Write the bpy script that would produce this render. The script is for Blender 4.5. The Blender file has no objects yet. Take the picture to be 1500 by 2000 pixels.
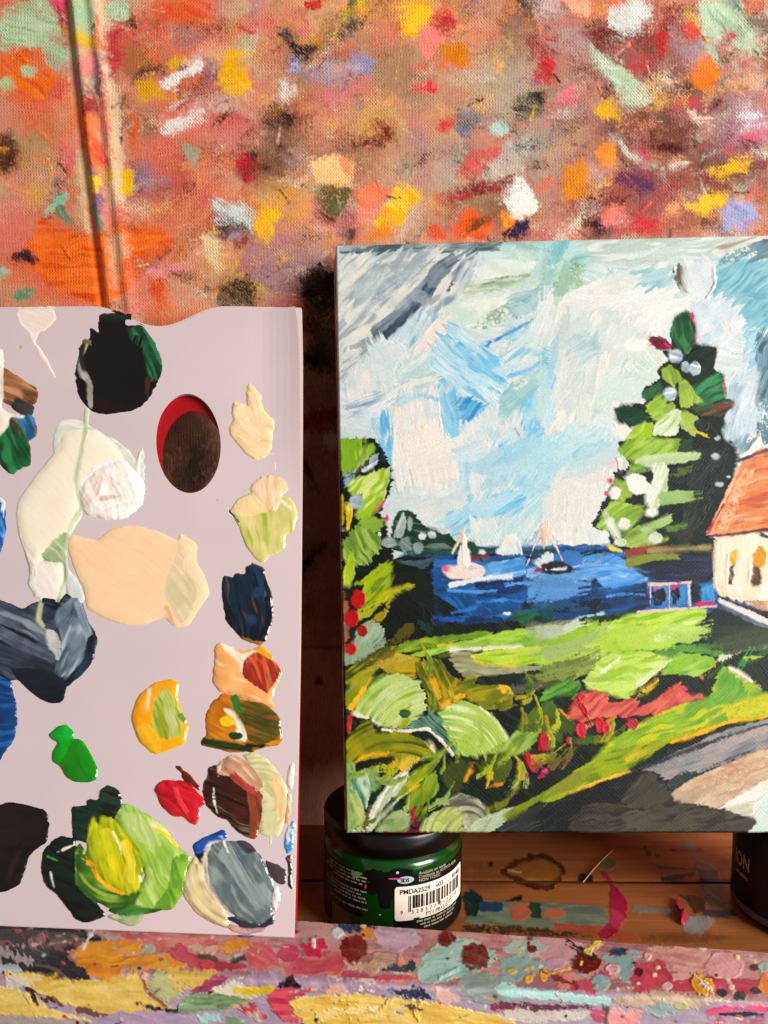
import bpy, bmesh, math, random
import numpy as np
from mathutils import Vector
from mathutils.geometry import delaunay_2d_cdt

# ------------------------------------------------------------------ camera, light, exposure
sc = bpy.context.scene
COL = sc.collection
F_PX = 1560.0                      # focal length in pixels of the 1500 x 2000 photograph
PITCH = math.radians(5.0)
CAM = np.array([0.0, 0.0, 0.276])
cd = bpy.data.cameras.new('camera')
cam = bpy.data.objects.new('camera', cd)
COL.objects.link(cam)
cam.location = CAM
cam.rotation_euler = (math.radians(90) - PITCH, 0, 0)
cd.sensor_fit = 'HORIZONTAL'
cd.sensor_width = 36.0
cd.lens = 36.0 * F_PX / 1500.0
cd.clip_start = 0.01
cd.clip_end = 50
cd.dof.use_dof = True
cd.dof.focus_distance = 0.42
cd.dof.aperture_fstop = 24.0
sc.camera = cam

world = bpy.data.worlds.new('World')
sc.world = world
world.use_nodes = True
bg = world.node_tree.nodes['Background']
bg.inputs[0].default_value = (1.0, 0.90, 0.83, 1)
bg.inputs[1].default_value = 0.20


def area(name, loc, target, size, power, color):
    ld = bpy.data.lights.new(name, 'AREA')
    ld.shape = 'RECTANGLE'
    ld.size, ld.size_y = size
    ld.energy = power
    ld.color = color
    o = bpy.data.objects.new(name, ld)
    COL.objects.link(o)
    o.location = loc
    o.rotation_euler = (Vector(target) - Vector(loc)).to_track_quat('-Z', 'Y').to_euler()
    return o


area('window_light', (1.32, -0.68, 0.70), (0.0, 0.45, 0.25), (0.95, 1.1), 61, (1.0, 0.96, 0.91))
sc.view_settings.view_transform = 'Standard'
sc.view_settings.look = 'None'
sc.view_settings.gamma = 1.0
sc.view_settings.exposure = 0.0
sc.view_settings.use_curve_mapping = False
sc.cycles.use_denoising = True
sc.cycles.max_bounces = 6

# ------------------------------------------------------------------ photograph pixel -> ray -> plane
CP, SP = math.cos(PITCH), math.sin(PITCH)


def rays(x, y):
    cx = (np.asarray(x, float) - 750.0) / F_PX
    cy = (np.asarray(y, float) - 1000.0) / F_PX
    return np.stack([cx, CP - cy * SP, -SP - cy * CP], -1)


def hit(x, y, p0, n):
    d = rays(x, y)
    t = ((p0 - CAM) @ n) / (d @ n)
    return CAM + d * t[..., None]


def unit(v):
    v = np.asarray(v, float)
    return v / np.linalg.norm(v)


UPZ = np.array([0, 0, 1.0])
Z_FLOOR = CAM[2] - 0.256
Z_LIP = CAM[2] - 0.226
Z_LID = CAM[2] - 0.195


def on_z(x, y, z):
    return hit(np.array(x), np.array(y), np.array([0, 0, z]), UPZ)


class Plane:
    """plane through p0 with unit normal n towards the camera; local axes u (right), v (up)."""
    def __init__(s, p0, u, n):
        s.p0 = np.asarray(p0, float)
        s.n = unit(n)
        if s.n[1] > 0:
            s.n = -s.n
        s.u = unit(u - s.n * np.dot(u, s.n))
        s.v = np.cross(s.n, s.u)
        if s.v[2] < 0:
            s.v = -s.v

    def pos(s, x, y, h=0.0):
        """photo px and height in metres off the plane"""
        return hit(x, y, s.p0, s.n) + np.asarray(h)[..., None] * s.n

    def uv(s, P):
        q = P - s.p0
        return np.stack([q @ s.u, q @ s.v], -1)


def rot_u(yaw_deg):
    a = math.radians(yaw_deg)
    return np.array([math.cos(a), -math.sin(a), 0.0])


# cloth: upright sheet behind everything
CLOTH_Y = 0.516
PL_CLOTH = Plane([0, CLOTH_Y, 0.25], rot_u(0.6), np.cross(rot_u(0.6), UPZ))
# painting: bottom edge rests on the jar lids, top leans on the cloth
_BL = on_z(676, 1627, Z_LID)
_BR = on_z(1500, 1627, Z_LID)
_d = rays(655, 478)
_TL = CAM + _d * ((CLOTH_Y - 0.024) / _d[1])
PL_PAINT = Plane(_BL, _BR - _BL, np.cross(_BR - _BL, _TL - _BL))
# palette pad: stands on the ledge, leans on the cloth
_pr = on_z(572, 1832, Z_LIP + 0.001)
_pl = on_z(0, 1808, Z_LIP + 0.001)
_d = rays(592, 600)
_pt = CAM + _d * (0.470 / _d[1])
PL_PAL = Plane(_pr, _pr - _pl, np.cross(_pr - _pl, _pt - _pr))
MM_PAINT = 0.41 / F_PX             # metres per photo pixel at the painting
MM_CLOTH = 0.505 / F_PX
MM_PAL = 0.40 / F_PX

# ------------------------------------------------------------------ object helpers


def tag(o, label=None, cat=None, group=None, kind=None):
    if label: o['label'] = label
    if cat: o['category'] = cat
    if group: o['group'] = group
    if kind: o['kind'] = kind
    return o


def empty(name, loc=(0, 0, 0)):
    o = bpy.data.objects.new(name, None)
    o.empty_display_size = 0.02
    COL.objects.link(o)
    o.location = loc
    return o


def put(name, me, mat, parent=None):
    o = bpy.data.objects.new(name, me)
    COL.objects.link(o)
    if mat and not me.materials:
        me.materials.append(mat)
    return attach(o, parent)


def attach(o, parent):
    if parent is not None:
        o.parent = parent
        o.matrix_parent_inverse = parent.matrix_basis.inverted()
    return o


def mesh_np(name, V, F, N=None, C=None, UV=None, A=None, smooth=True):
    """mesh from numpy arrays; F is (n,3) or (n,4)."""
    me = bpy.data.meshes.new(name)
    k = F.shape[1]
    me.vertices.add(len(V))
    me.vertices.foreach_set('co', np.ascontiguousarray(V, np.float32).ravel())
    me.loops.add(F.size)
    me.loops.foreach_set('vertex_index', np.ascontiguousarray(F, np.int32).ravel())
    me.polygons.add(len(F))
    me.polygons.foreach_set('loop_start', np.arange(0, F.size, k, dtype=np.int32))
    if smooth:
        me.polygons.foreach_set('use_smooth', np.ones(len(F), bool))
    if C is not None:
        ca = me.color_attributes.new('Col', 'FLOAT_COLOR', 'POINT')
        cc = np.ones((len(V), 4), np.float32)
        cc[:, :3] = C
        ca.data.foreach_set('color', cc.ravel())
    if A is not None:
        at = me.attributes.new('weave', 'FLOAT', 'POINT')
        at.data.foreach_set('value', np.ascontiguousarray(A, np.float32))
    if UV is not None:
        ul = me.uv_layers.new(name='UVMap')
        ul.data.foreach_set('uv', np.ascontiguousarray(UV[F.ravel()], np.float32).ravel())
    me.update(calc_edges=True)
    if N is not None:
        me.normals_split_custom_set_from_vertices(np.ascontiguousarray(N, np.float32))
    return me


def mesh_bm(name, bm, smooth=False):
    bmesh.ops.recalc_face_normals(bm, faces=bm.faces)
    me = bpy.data.meshes.new(name)
    bm.to_mesh(me)
    bm.free()
    if smooth:
        for p in me.polygons: p.use_smooth = True
    return me


def box_mesh(name, corners, bevel=0.0):
    """corners: 8 points, bottom loop then top loop"""
    bm = bmesh.new()
    v = [bm.verts.new(c) for c in corners]
    for f in ((0, 1, 2, 3), (4, 5, 6, 7), (0, 1, 5, 4), (1, 2, 6, 5), (2, 3, 7, 6), (3, 0, 4, 7)):
        bm.faces.new([v[i] for i in f])
    bmesh.ops.recalc_face_normals(bm, faces=bm.faces)
    if bevel:
        bmesh.ops.bevel(bm, geom=list(bm.edges), offset=bevel, segments=3, affect='EDGES')
    return mesh_bm(name, bm)


# ------------------------------------------------------------------ materials
def lin(h):
    c = np.array([int(h[i:i + 2], 16) for i in (0, 2, 4)], float) / 255
    c = np.where(c <= 0.04045, c / 12.92, ((c + 0.055) / 1.055) ** 2.4)
    y = float(c @ [0.2126, 0.7152, 0.0722])
    c = np.clip(y + (c - y) * 1.08, 0.0005, 1)
    return c * min(1.0, (y / 0.30) ** 0.30)


def new_mat(name):
    m = bpy.data.materials.new(name)
    m.use_nodes = True
    nt = m.node_tree
    return m, nt, nt.nodes['Principled BSDF']


def mnode(nt, op, a, b=None, c=None):
    n = nt.nodes.new('ShaderNodeMath')
    n.operation = op
    for i, v in enumerate((a, b, c)):
        if v is None: continue
        if isinstance(v, (int, float)): n.inputs[i].default_value = v
        else: nt.links.new(v, n.inputs[i])
    return n.outputs[0]


def mat_painted(name, rough, spec, coat=0.0, weave=None, wamp=0.0, fine=0.0, sheen=0.0, var=0.07):
    """paint: colour comes with the paint (mesh attribute), relief from geometry, weave and grain as fine bump.
    weave = (period along u, period along v) in metres."""
    m, nt, b = new_mat(name)
    L = nt.links.new
    at = nt.nodes.new('ShaderNodeAttribute'); at.attribute_name = 'Col'
    tc = nt.nodes.new('ShaderNodeTexCoord')
    nz = nt.nodes.new('ShaderNodeTexNoise'); nz.inputs['Scale'].default_value = 900; nz.inputs['Detail'].default_value = 3
    L(tc.outputs['Object'], nz.inputs['Vector'])
    mx = nt.nodes.new('ShaderNodeMix'); mx.data_type = 'RGBA'; mx.blend_type = 'MULTIPLY'
    mx.inputs[0].default_value = 1.0
    mr = nt.nodes.new('ShaderNodeMapRange')
    mr.inputs[1].default_value = 0.3; mr.inputs[2].default_value = 0.7
    mr.inputs[3].default_value = 1 - var; mr.inputs[4].default_value = 1 + var
    L(nz.outputs[0], mr.inputs[0])
    cb = nt.nodes.new('ShaderNodeCombineColor')
    for i in range(3): L(mr.outputs[0], cb.inputs[i])
    L(at.outputs['Color'], mx.inputs[6]); L(cb.outputs[0], mx.inputs[7])
    L(mx.outputs[2], b.inputs['Base Color'])
    b.inputs['Roughness'].default_value = rough
    b.inputs['Specular IOR Level'].default_value = spec
    b.inputs['Coat Weight'].default_value = coat
    b.inputs['Coat Roughness'].default_value = 0.12
    b.inputs['Sheen Weight'].default_value = sheen
    hgt = mnode(nt, 'MULTIPLY', nz.outputs[0], fine)
    if weave:
        uv = nt.nodes.new('ShaderNodeUVMap'); uv.uv_map = 'UVMap'
        nd = nt.nodes.new('ShaderNodeTexNoise'); nd.inputs['Scale'].default_value = 160
        nd.inputs['Detail'].default_value = 2
        L(tc.outputs['Object'], nd.inputs['Vector'])
        sep = nt.nodes.new('ShaderNodeSeparateXYZ'); L(uv.outputs[0], sep.inputs[0])
        ju = mnode(nt, 'MULTIPLY_ADD', nd.outputs[0], weave[0] * 1.5, sep.outputs[0])
        jv = mnode(nt, 'MULTIPLY_ADD', nd.outputs[0], weave[1] * -1.5, sep.outputs[1])
        su = mnode(nt, 'SINE', mnode(nt, 'MULTIPLY', ju, 2 * math.pi / weave[0]))
        sv = mnode(nt, 'SINE', mnode(nt, 'MULTIPLY', jv, 2 * math.pi / weave[1]))
        w = mnode(nt, 'MULTIPLY', su, sv)
        if weave[2]:
            w = mnode(nt, 'ADD', w, mnode(nt, 'MULTIPLY', mnode(nt, 'SINE', mnode(nt, 'MULTIPLY', ju, 2 * math.pi / weave[0] * 1.0)), weave[2]))
        nw = nt.nodes.new('ShaderNodeTexNoise'); nw.inputs['Scale'].default_value = 70; nw.inputs['Detail'].default_value = 4
        L(tc.outputs['Object'], nw.inputs['Vector'])
        w = mnode(nt, 'MULTIPLY', w, mnode(nt, 'MULTIPLY', mnode(nt, 'MAXIMUM', mnode(nt, 'SUBTRACT', nw.outputs[0], 0.3), 0.02), 4.0))
        aw = nt.nodes.new('ShaderNodeAttribute'); aw.attribute_name = 'weave'
        w = mnode(nt, 'MULTIPLY', mnode(nt, 'MULTIPLY', w, aw.outputs['Fac']), wamp)
        hgt = mnode(nt, 'ADD', hgt, w)
    bp = nt.nodes.new('ShaderNodeBump'); bp.inputs['Strength'].default_value = 1.0
    bp.inputs['Distance'].default_value = 1.0
    L(hgt, bp.inputs['Height']); L(bp.outputs[0], b.inputs['Normal'])
    return m


def mat_plain(name, hexc, rough=0.5, spec=0.5, var=0.08, scale=300, bump=0.0, coat=0.0):
    m, nt, b = new_mat(name)
    L = nt.links.new
    tc = nt.nodes.new('ShaderNodeTexCoord')
    nz = nt.nodes.new('ShaderNodeTexNoise'); nz.inputs['Scale'].default_value = scale; nz.inputs['Detail'].default_value = 4
    L(tc.outputs['Object'], nz.inputs['Vector'])
    rp = nt.nodes.new('ShaderNodeValToRGB')
    c = lin(hexc)
    rp.color_ramp.elements[0].position = 0.3; rp.color_ramp.elements[1].position = 0.7
    rp.color_ramp.elements[0].color = (*(c * (1 - var)), 1)
    rp.color_ramp.elements[1].color = (*np.minimum(c * (1 + var), 1), 1)
    L(nz.outputs[0], rp.inputs[0]); L(rp.outputs[0], b.inputs['Base Color'])
    b.inputs['Roughness'].default_value = rough
    b.inputs['Specular IOR Level'].default_value = spec
    b.inputs['Coat Weight'].default_value = coat
    b.inputs['Coat Roughness'].default_value = 0.08
    if bump:
        bp = nt.nodes.new('ShaderNodeBump'); bp.inputs['Distance'].default_value = bump
        L(nz.outputs[0], bp.inputs['Height']); L(bp.outputs[0], b.inputs['Normal'])
    return m


M_CANVAS = mat_painted('acrylic_on_canvas', 0.5, 0.16, coat=0.0, weave=(0.0021, 0.0021, 0.0), wamp=0.000026, fine=0.00006)
M_CLOTH = mat_painted('painted_cloth', 0.85, 0.08, weave=(0.0019, 0.0021, 0.6), wamp=0.000085, fine=0.00008)
M_LEDGE = mat_painted('painted_wood', 0.34, 0.35, coat=0.2, fine=0.00005)
M_WET = mat_painted('wet_acrylic', 0.16, 0.5, coat=0.4, fine=0.000004, var=0.012)

# ------------------------------------------------------------------ noise
_R = np.random.RandomState(7)
_T = _R.rand(256, 256).astype(np.float32)


def vn(x, y, seed=0):
    xi = np.floor(x).astype(np.int32); yi = np.floor(y).astype(np.int32)
    fx = x - xi; fy = y - yi
    fx = fx * fx * (3 - 2 * fx); fy = fy * fy * (3 - 2 * fy)
    a = seed * 37 + 11; b = seed * 91 + 5
    x0 = (xi + a) & 255; x1 = (xi + a + 1) & 255; y0 = (yi + b) & 255; y1 = (yi + b + 1) & 255
    return (_T[y0, x0] * (1 - fx) + _T[y0, x1] * fx) * (1 - fy) + (_T[y1, x0] * (1 - fx) + _T[y1, x1] * fx) * fy


def fbm(x, y, seed=0, o=3):
    s = 0; a = 0.5; t = 0
    for i in range(o):
        s = s + a * vn(x * 2 ** i, y * 2 ** i, seed + i); t += a; a *= 0.5
    return s / t


def sst(a, b, x):
    t = np.clip((x - a) / (b - a), 0, 1)
    return t * t * (3 - 2 * t)


def chaikin(P, n, closed=True):
    P = np.asarray(P, float)
    for _ in range(n):
        Q = np.roll(P, -1, 0) if closed else P[1:]
        A = P if closed else P[:-1]
        R = np.empty((len(A) * 2, 2))
        R[0::2] = A * 0.86 + Q * 0.14
        R[1::2] = A * 0.14 + Q * 0.86
        if not closed: R = np.vstack([P[:1], R, P[-1:]])
        P = R
    return P


def poly_sdf(X, Y, P):
    d = np.full(X.shape, 1e9); ins = np.zeros(X.shape, bool)
    n = len(P)
    for i in range(n):
        x0, y0 = P[i]; x1, y1 = P[(i + 1) % n]
        ex, ey = x1 - x0, y1 - y0
        L2 = ex * ex + ey * ey + 1e-9
        t = np.clip(((X - x0) * ex + (Y - y0) * ey) / L2, 0, 1)
        dx = X - x0 - t * ex; dy = Y - y0 - t * ey
        np.minimum(d, dx * dx + dy * dy, out=d)
        if y0 != y1:
            c = ((Y >= y0) != (Y >= y1)) & (X < ex * (Y - y0) / (y1 - y0) + x0)
            ins ^= c
    d = np.sqrt(d)
    return np.where(ins, -d, d)


def path_coords(X, Y, P):
    best = np.full(X.shape, 1e9); S = np.zeros(X.shape); T = np.zeros(X.shape)
    acc = 0.0; n = len(P) - 1
    for i in range(n):
        x0, y0 = P[i]; x1, y1 = P[i + 1]
        ex, ey = x1 - x0, y1 - y0
        L = math.hypot(ex, ey) + 1e-9
        t = ((X - x0) * ex + (Y - y0) * ey) / (L * L)
        lo = -9 if i == 0 else 0; hi = 9 if i == n - 1 else 1
        t = np.clip(t, lo, hi)
        dx = X - x0 - t * ex; dy = Y - y0 - t * ey
        d = dx * dx + dy * dy
        m = d < best
        best = np.where(m, d, best)
        S = np.where(m, acc + t * L, S)
        T = np.where(m, ((X - x0) * ey - (Y - y0) * ex) / L, T)
        acc += L
    return S, T, acc


FRAMES = {'G': (0, 0, 1)}
for k, ox, oy, s in (('A', 640, 440, 440 / 1500), ('B', 1060, 440, 440 / 1500), ('C', 640, 860, 440 / 1500), ('D', 1060, 860, 440 / 1500),
                     ('E', 640, 1240, 440 / 1500), ('H', 1060, 1240, 440 / 1500),
                     ('a', 0, 0, 1 / 3), ('b', 480, 0, 520 / 1500), ('c', 980, 0, 520 / 1500),
                     ('p1', 0, 580, .213333), ('p2', 280, 580, .266667), ('p3', 0, 980, .213333), ('p4', 280, 980, .266667),
                     ('p5', 0, 1380, .23), ('p6', 280, 1380, .266667),
                     ('l1', 0, 1780, 1 / 3), ('l2', 480, 1780, 520 / 1500), ('l3', 980, 1780, 520 / 1500), ('w', 880, 1580, 620 / 1500)):
    FRAMES[k] = (ox, oy, s)


def parse(text):
    """paint notes -> list of (group, kind, colours, points in photo px, options)"""
    out = []; fr = FRAMES['G']; grp = None
    for ln in text.strip().splitlines():
        ln = ln.strip()
        if not ln or ln.startswith('--'): continue
        if ln[0] == '#': fr = FRAMES[ln[1:].strip()]; continue
        if ln[0] == '@': grp = ln[1:]; continue
        head, pts = ln.split('|')
        hd = head.split()
        ox, oy, s = fr
        o = {'sc': s}
        for t in hd[2:]:
            k, v = t.split('=')
            if k == 'c':
                x, y = v.split(','); o['c'] = (ox + float(x) * s, oy + float(y) * s)
            else: o[k] = float(v)
        if 'w' in o: o['w'] *= s
        P = [tuple(float(q) for q in p.split(',')) for p in pts.split()]
        kind = hd[0]
        if kind in 'DXB':
            for p in (P if len(P[0]) > 2 else [P[0] + P[1]]):
                cx, cy, rx = p[:3]; ry = p[3] if len(p) > 3 else rx
                out.append((grp, kind, hd[1].split(','), (ox + cx * s, oy + cy * s, rx * s, ry * s), dict(o)))
        else:
            out.append((grp, kind, hd[1].split(','), [(ox + x * s, oy + y * s) for x, y in P], o))
    return out


def label_runs(G):
    """connected pieces of equal value in a 2-d array (4-neighbours), by joining row runs"""
    ny, nx = G.shape
    par = []
    lab = np.empty(G.shape, np.int64)
    prev = None

    def find(a):
        while par[a] != a:
            par[a] = par[par[a]]; a = par[a]
        return a
    for r in range(ny):
        row = G[r]
        st = np.concatenate([[0], np.flatnonzero(row[1:] != row[:-1]) + 1])
        ids = np.arange(len(par), len(par) + len(st))
        par.extend(ids.tolist())
        cur = np.repeat(ids, np.diff(np.concatenate([st, [nx]])))
        if prev is not None:
            m = row == G[r - 1]
            if m.any():
                pr = np.unique(np.stack([cur[m], prev[m]], 1), axis=0)
                for a, b in pr.tolist():
                    ra, rb_ = find(a), find(b)
                    if ra != rb_: par[max(ra, rb_)] = min(ra, rb_)
        lab[r] = cur
        prev = cur
    root = np.array([find(i) for i in range(len(par))])
    u, inv = np.unique(root, return_inverse=True)
    return inv[lab]


class Surf:
    """a sheet of paint as a height field on a grid of photo-px columns gx and rows gy; strokes are laid one over another and every
    stroke keeps its own piece of the sheet."""
    def __init__(s, gx, gy, base, seed=1, hk=0.45, gain=0.9):
        s.gx, s.gy = np.asarray(gx, float), np.asarray(gy, float)
        s.fwd = lambda x, y: y
        s.fwx = lambda x, y: x
        s.inv = lambda x, g: g
        ny, nx = len(gy), len(gx)
        s.C = np.empty((ny, nx, 3)); s.C[:] = lin(base) * gain
        s.H = np.zeros((ny, nx)); s.W = np.ones((ny, nx)); s.M = np.zeros((ny, nx))
        s.ID = np.zeros((ny, nx), np.int32)
        s.items = [None]; s.seed = seed; s.hk = hk; s.gain = gain

    def lay(s, grp, kind, cols, pts, o, th=0.8, dry=0.0, wv=0.5, edge=1.6, bw=3.0, dome=0.0, jit=0.10, ridge=0.7, lost=4.0, cover=0.0, weave=0.0, br=5.0):
        s.seed += 1
        sd_ = s.seed
        if kind in 'DXB':
            cx, cy, rx, ry = pts
            k = 40 if kind == 'X' else 18
            rnd = np.random.RandomState(sd_)
            ang = np.linspace(0, 2 * math.pi, k, endpoint=False)
            rr = np.ones(k)
            if kind == 'X': rr = 0.9 + 0.22 * rnd.rand(k)
            elif kind == 'D': rr = 0.93 + 0.14 * rnd.rand(k)
            P = np.stack([cx + rx * rr * np.cos(ang), cy + ry * rr * np.sin(ang)], 1)
        else:
            P = np.array(pts, float)
        P = P.copy(); P[:, 0], P[:, 1] = s.fwx(P[:, 0], P[:, 1]), s.fwd(P[:, 0], P[:, 1])
        a = math.radians(o.get('a', 30 + (sd_ * 47) % 80 - 40))
        w = o.get('w', 10); h = o.get('h', th); d = o.get('d', dry); op = o.get('o', 1.0)
        e = o.get('e', edge)
        if kind == 'F': P = chaikin(P, int(o.get('n', 1)))
        if kind == 'S': P = chaikin(P, 2, False)
        soft = o.get('s', 0.9)
        if kind == 'B': soft = 0.8 * min(rx, ry)
        m = (w / 2 if kind == 'S' else 0) + e * 2 + soft + 3 + br
        i0, i1 = np.searchsorted(s.gx, [P[:, 0].min() - m, P[:, 0].max() + m])
        j0, j1 = np.searchsorted(s.gy, [P[:, 1].min() - m, P[:, 1].max() + m])
        if i1 - i0 < 1 or j1 - j0 < 1: return
        X, Y = np.meshgrid(s.gx[i0:i1], s.gy[j0:j1])
        if kind == 'S':
            S, T, L = path_coords(X, Y, P)
            tp = o.get('t', 0.25)
            ww = w * (1 - tp * np.clip(S / max(L, 1), 0, 1))
            rag = (vn(T / bw * 1.1, T * 0 + 3.3, sd_) - 0.5) * min(w * 0.9, 14) * o.get('r', 1.0)
            rnd_end = np.sqrt(np.maximum((w / 2) ** 2 - T ** 2, 0)) * 0.6
            sd = np.maximum(np.abs(T) - ww / 2, np.maximum(-S - rnd_end + rag * .5 + w * 0.1, S - L - rnd_end + rag + w * 0.1))
            t, q = T, S
        else:
            if 'c' in o:
                cx_, cy_ = o['c']; cy_ = s.fwd(cx_, cy_)
                t = np.hypot(X - cx_, Y - cy_); q = np.arctan2(Y - cy_, X - cx_) * 60
                dx_, dy_ = -(Y - cy_) / (t + 1), (X - cx_) / (t + 1)
            else:
                t = -(X * math.sin(a)) + Y * math.cos(a); q = X * math.cos(a) + Y * math.sin(a)
                t = t + 5 * (fbm(X / 45, Y / 45, sd_ + 9, 2) - 0.5) * 4
                dx_, dy_ = math.cos(a), math.sin(a)
            brr = (o.get('r', br) if kind == 'F' else br * 0.2) * (min(1.0, o.get('k', 1.0)) if dome else 1)
            if dome and o.get('k', 1.0) < .5: e = e * .5
            # bristles start and stop at different places: edges across the stroke are ragged, edges along it stay clean
            Lb = brr * ((vn(t / bw, q / 120, sd_ + 30) - .5) * 1.3 + (vn(t / (bw * 3.1), q / 120, sd_ + 31) - .5) * 1.7)
            sd = poly_sdf(X + Lb * dx_, Y + Lb * dy_, P)
        k1 = vn(t / bw, q / (bw * 16), sd_); k2 = vn(t / (bw * 2.7), q / (bw * 22), sd_ + 3); k3 = vn(t / (bw * 7), q / (bw * 14), sd_ + 5)
        st = 0.40 * k1 + 0.34 * k2 + 0.26 * k3
        lo = fbm(X / 26, Y / 26, sd_ + 7, 3)
        nz = (vn(X / 3.5, Y / 3.5, sd_ + 2) - 0.5) * 1.2 + (fbm(X / 11, Y / 11, sd_ + 4, 2) - 0.5) * 2.6 + (k1 - .5) * 0.8 + (vn(X / 27, Y / 27, sd_ + 12) - 0.5) * 1.6
        sde = sd + e * nz
        sf = soft * (1 + lost * sst(0.48, 0.72, fbm(X / 38, Y / 38, sd_ + 20, 2)))
        al = 1 - sst(-sf, sf, sde - sf * 0.1) if kind != 'B' else 1 - sst(-soft, soft * 0.9, sd + soft * 1.1 * (fbm(X / 17, Y / 17, sd_, 4) - 0.5))
        fine = 0.5 * vn(X / 2.1, Y / 2.6, sd_ + 8) + 0.5 * vn(X / 4.5, Y / 3.4, sd_ + 6)
        if kind == 'B': al = al * sst(0.22, 0.62, 0.55 * fine + 0.2 * lo + 0.25 * al)
        if weave:
            wp = 0.5 + 0.5 * np.sin(X * 2 * math.pi / 6.4 + 2 * lo) * np.sin(Y * 2 * math.pi / 7.0 + 2.5 * st)
            fine = (1 - weave) * fine + weave * wp
        if cover: al = al * (1 - cover * (1 - sst(0.25, 0.6, 0.6 * fine + 0.4 * lo)))
        if d > 0:
            g = 0.25 * st + 0.45 * fine + 0.30 * lo
            inner = np.clip(-sd / (0.35 * (min(rx, ry) if kind in 'DXB' else max(8, min(np.ptp(P[:, 0]), np.ptp(P[:, 1])) if kind == 'F' else w))), 0, 1)
            al = al * sst(-0.06, 0.10, g - (0.34 + 0.36 * d) + 0.08 * inner)
        al = al * op
        if 'clip' in o:
            al = al * ((s.ID[j0:j1, i0:i1] == o['clip']) if not o.get('wide') else np.isin(s.ID[j0:j1, i0:i1], o['wide']))
        cs = [lin(c) * s.gain if isinstance(c, str) else c for c in cols]
        kk = sst(0.28, 0.74, 0.5 * st + 0.5 * lo)
        c = cs[0][None, None] * (1 - kk[..., None]) + cs[min(1, len(cs) - 1)][None, None] * kk[..., None]
        if len(cs) > 2:
            k4 = sst(0.50, 0.72, 0.6 * vn(t / (bw * 2.1), q / (bw * 18), sd_ + 15) + 0.4 * fbm(X / 30, Y / 30, sd_ + 17, 2))[..., None]
            c = c * (1 - k4) + cs[2][None, None] * k4
        c = c * (1 + jit * (2 * k1 - 1) + jit * 0.6 * (2 * k2 - 1))[..., None]
        A = al[..., None]
        sl = (slice(j0, j1), slice(i0, i1))
        # a little of what lies beneath is dragged along between the bristles
        if o.get('o', 1) == 1.0 and not o.get('b'):
            A = A * (1 - 0.22 * sst(0.62, 0.8, st))[..., None]
        s.C[sl] = s.C[sl] * (1 - A) + c * A
        if kind != 'B':
            rd = o.get('g', ridge) * h * np.exp(-((sde + 2.2) / 1.8) ** 2) * (1.6 * np.clip(lo - .25, 0, 1))
            if dome:
                rad = o.get('q', max(2.0, h * 0.9))
                body = dome * h * (1 - np.exp(np.minimum(sde, 0) / rad)) * (0.8 + 0.45 * min(1.0, o.get('k', 1.0)) * (lo - .3) + 0.25 * (fbm(X / 60, Y / 60, sd_ + 40, 2) - .5))
                nh = np.maximum(s.H[sl] * 0.93, body) + h * o.get('k', 1.0) * 0.30 * (0.24 * k1 + 0.36 * k2 + 0.40 * k3 - 0.4) + rd
            else:
                nh = s.H[sl] * s.hk + h * (0.5 + 0.42 * (0.55 * k1 + 0.45 * k2)) + rd
            s.H[sl] = s.H[sl] * (1 - al) + nh * al
            s.W[sl] = s.W[sl] * (1 - al) + o.get('v', wv) * al
            s.M[sl] = np.maximum(s.M[sl], al)
            if op > 0.3 and 'clip' not in o:
                s.items.append((grp, cols, bool(o.get('b'))))
                s.ID[sl] = np.where(al > 0.45, len(s.items) - 1, s.ID[sl])

    def run(s, recs, **kw):
        for r in recs: s.lay(*r, **kw)

    def rework(s, n, groups, size, rnd, dl, angf, wet=0.75, box=None, wide=False):
        """shorter touches inside the strokes already laid, in colours close to what is there"""
        for _ in range(n):
            i, j = rnd.randrange(len(s.gx)), rnd.randrange(len(s.gy))
            if box:
                i = int(np.searchsorted(s.gx, rnd.uniform(box[0], box[1]))); j = int(np.searchsorted(s.gy, rnd.uniform(box[2], box[3])))
                i = min(i, len(s.gx) - 1); j = min(j, len(s.gy) - 1)
            k = int(s.ID[j, i])
            if k <= 0 or s.items[k][0] not in groups: continue
            c = s.C[j, i] * rnd.uniform(1 - dl, 1 + dl) + rnd.uniform(-.02, .05) * dl
            i2 = min(max(i + rnd.randrange(-40, 40), 0), len(s.gx) - 1); j2 = min(max(j + rnd.randrange(-40, 40), 0), len(s.gy) - 1)
            c2 = s.C[j2, i2] if rnd.random() < .5 and s.items[s.ID[j2, i2]] and s.items[s.ID[j2, i2]][0] in groups else s.C[j, i]
            c = np.clip(0.7 * c + 0.3 * c2, 0.003, 0.9)
            x, y = s.gx[i], s.gy[j]; L = rnd.uniform(*size); a = angf(x, y, rnd)
            if wide: x -= L * .5 * math.cos(a); y -= L * .5 * math.sin(a)
            wd = [q for q, it in enumerate(s.items) if it and it[0] == s.items[k][0]] if wide else None
            s.lay(None, 'S', [c, c * rnd.uniform(.92, 1.08)], [(x, y), (x + L * .5 * math.cos(a + .15), y + L * .5 * math.sin(a + .15)), (x + L * math.cos(a), y + L * math.sin(a))],
                  {'w': rnd.uniform(.25, .6) * L, 'o': wet, 'clip': k, 'wide': wd, 'd': rnd.uniform(0, .35)}, th=0.7, wv=.55, edge=1.8, bw=2.3, jit=.05, ridge=.5, lost=5)

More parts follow.
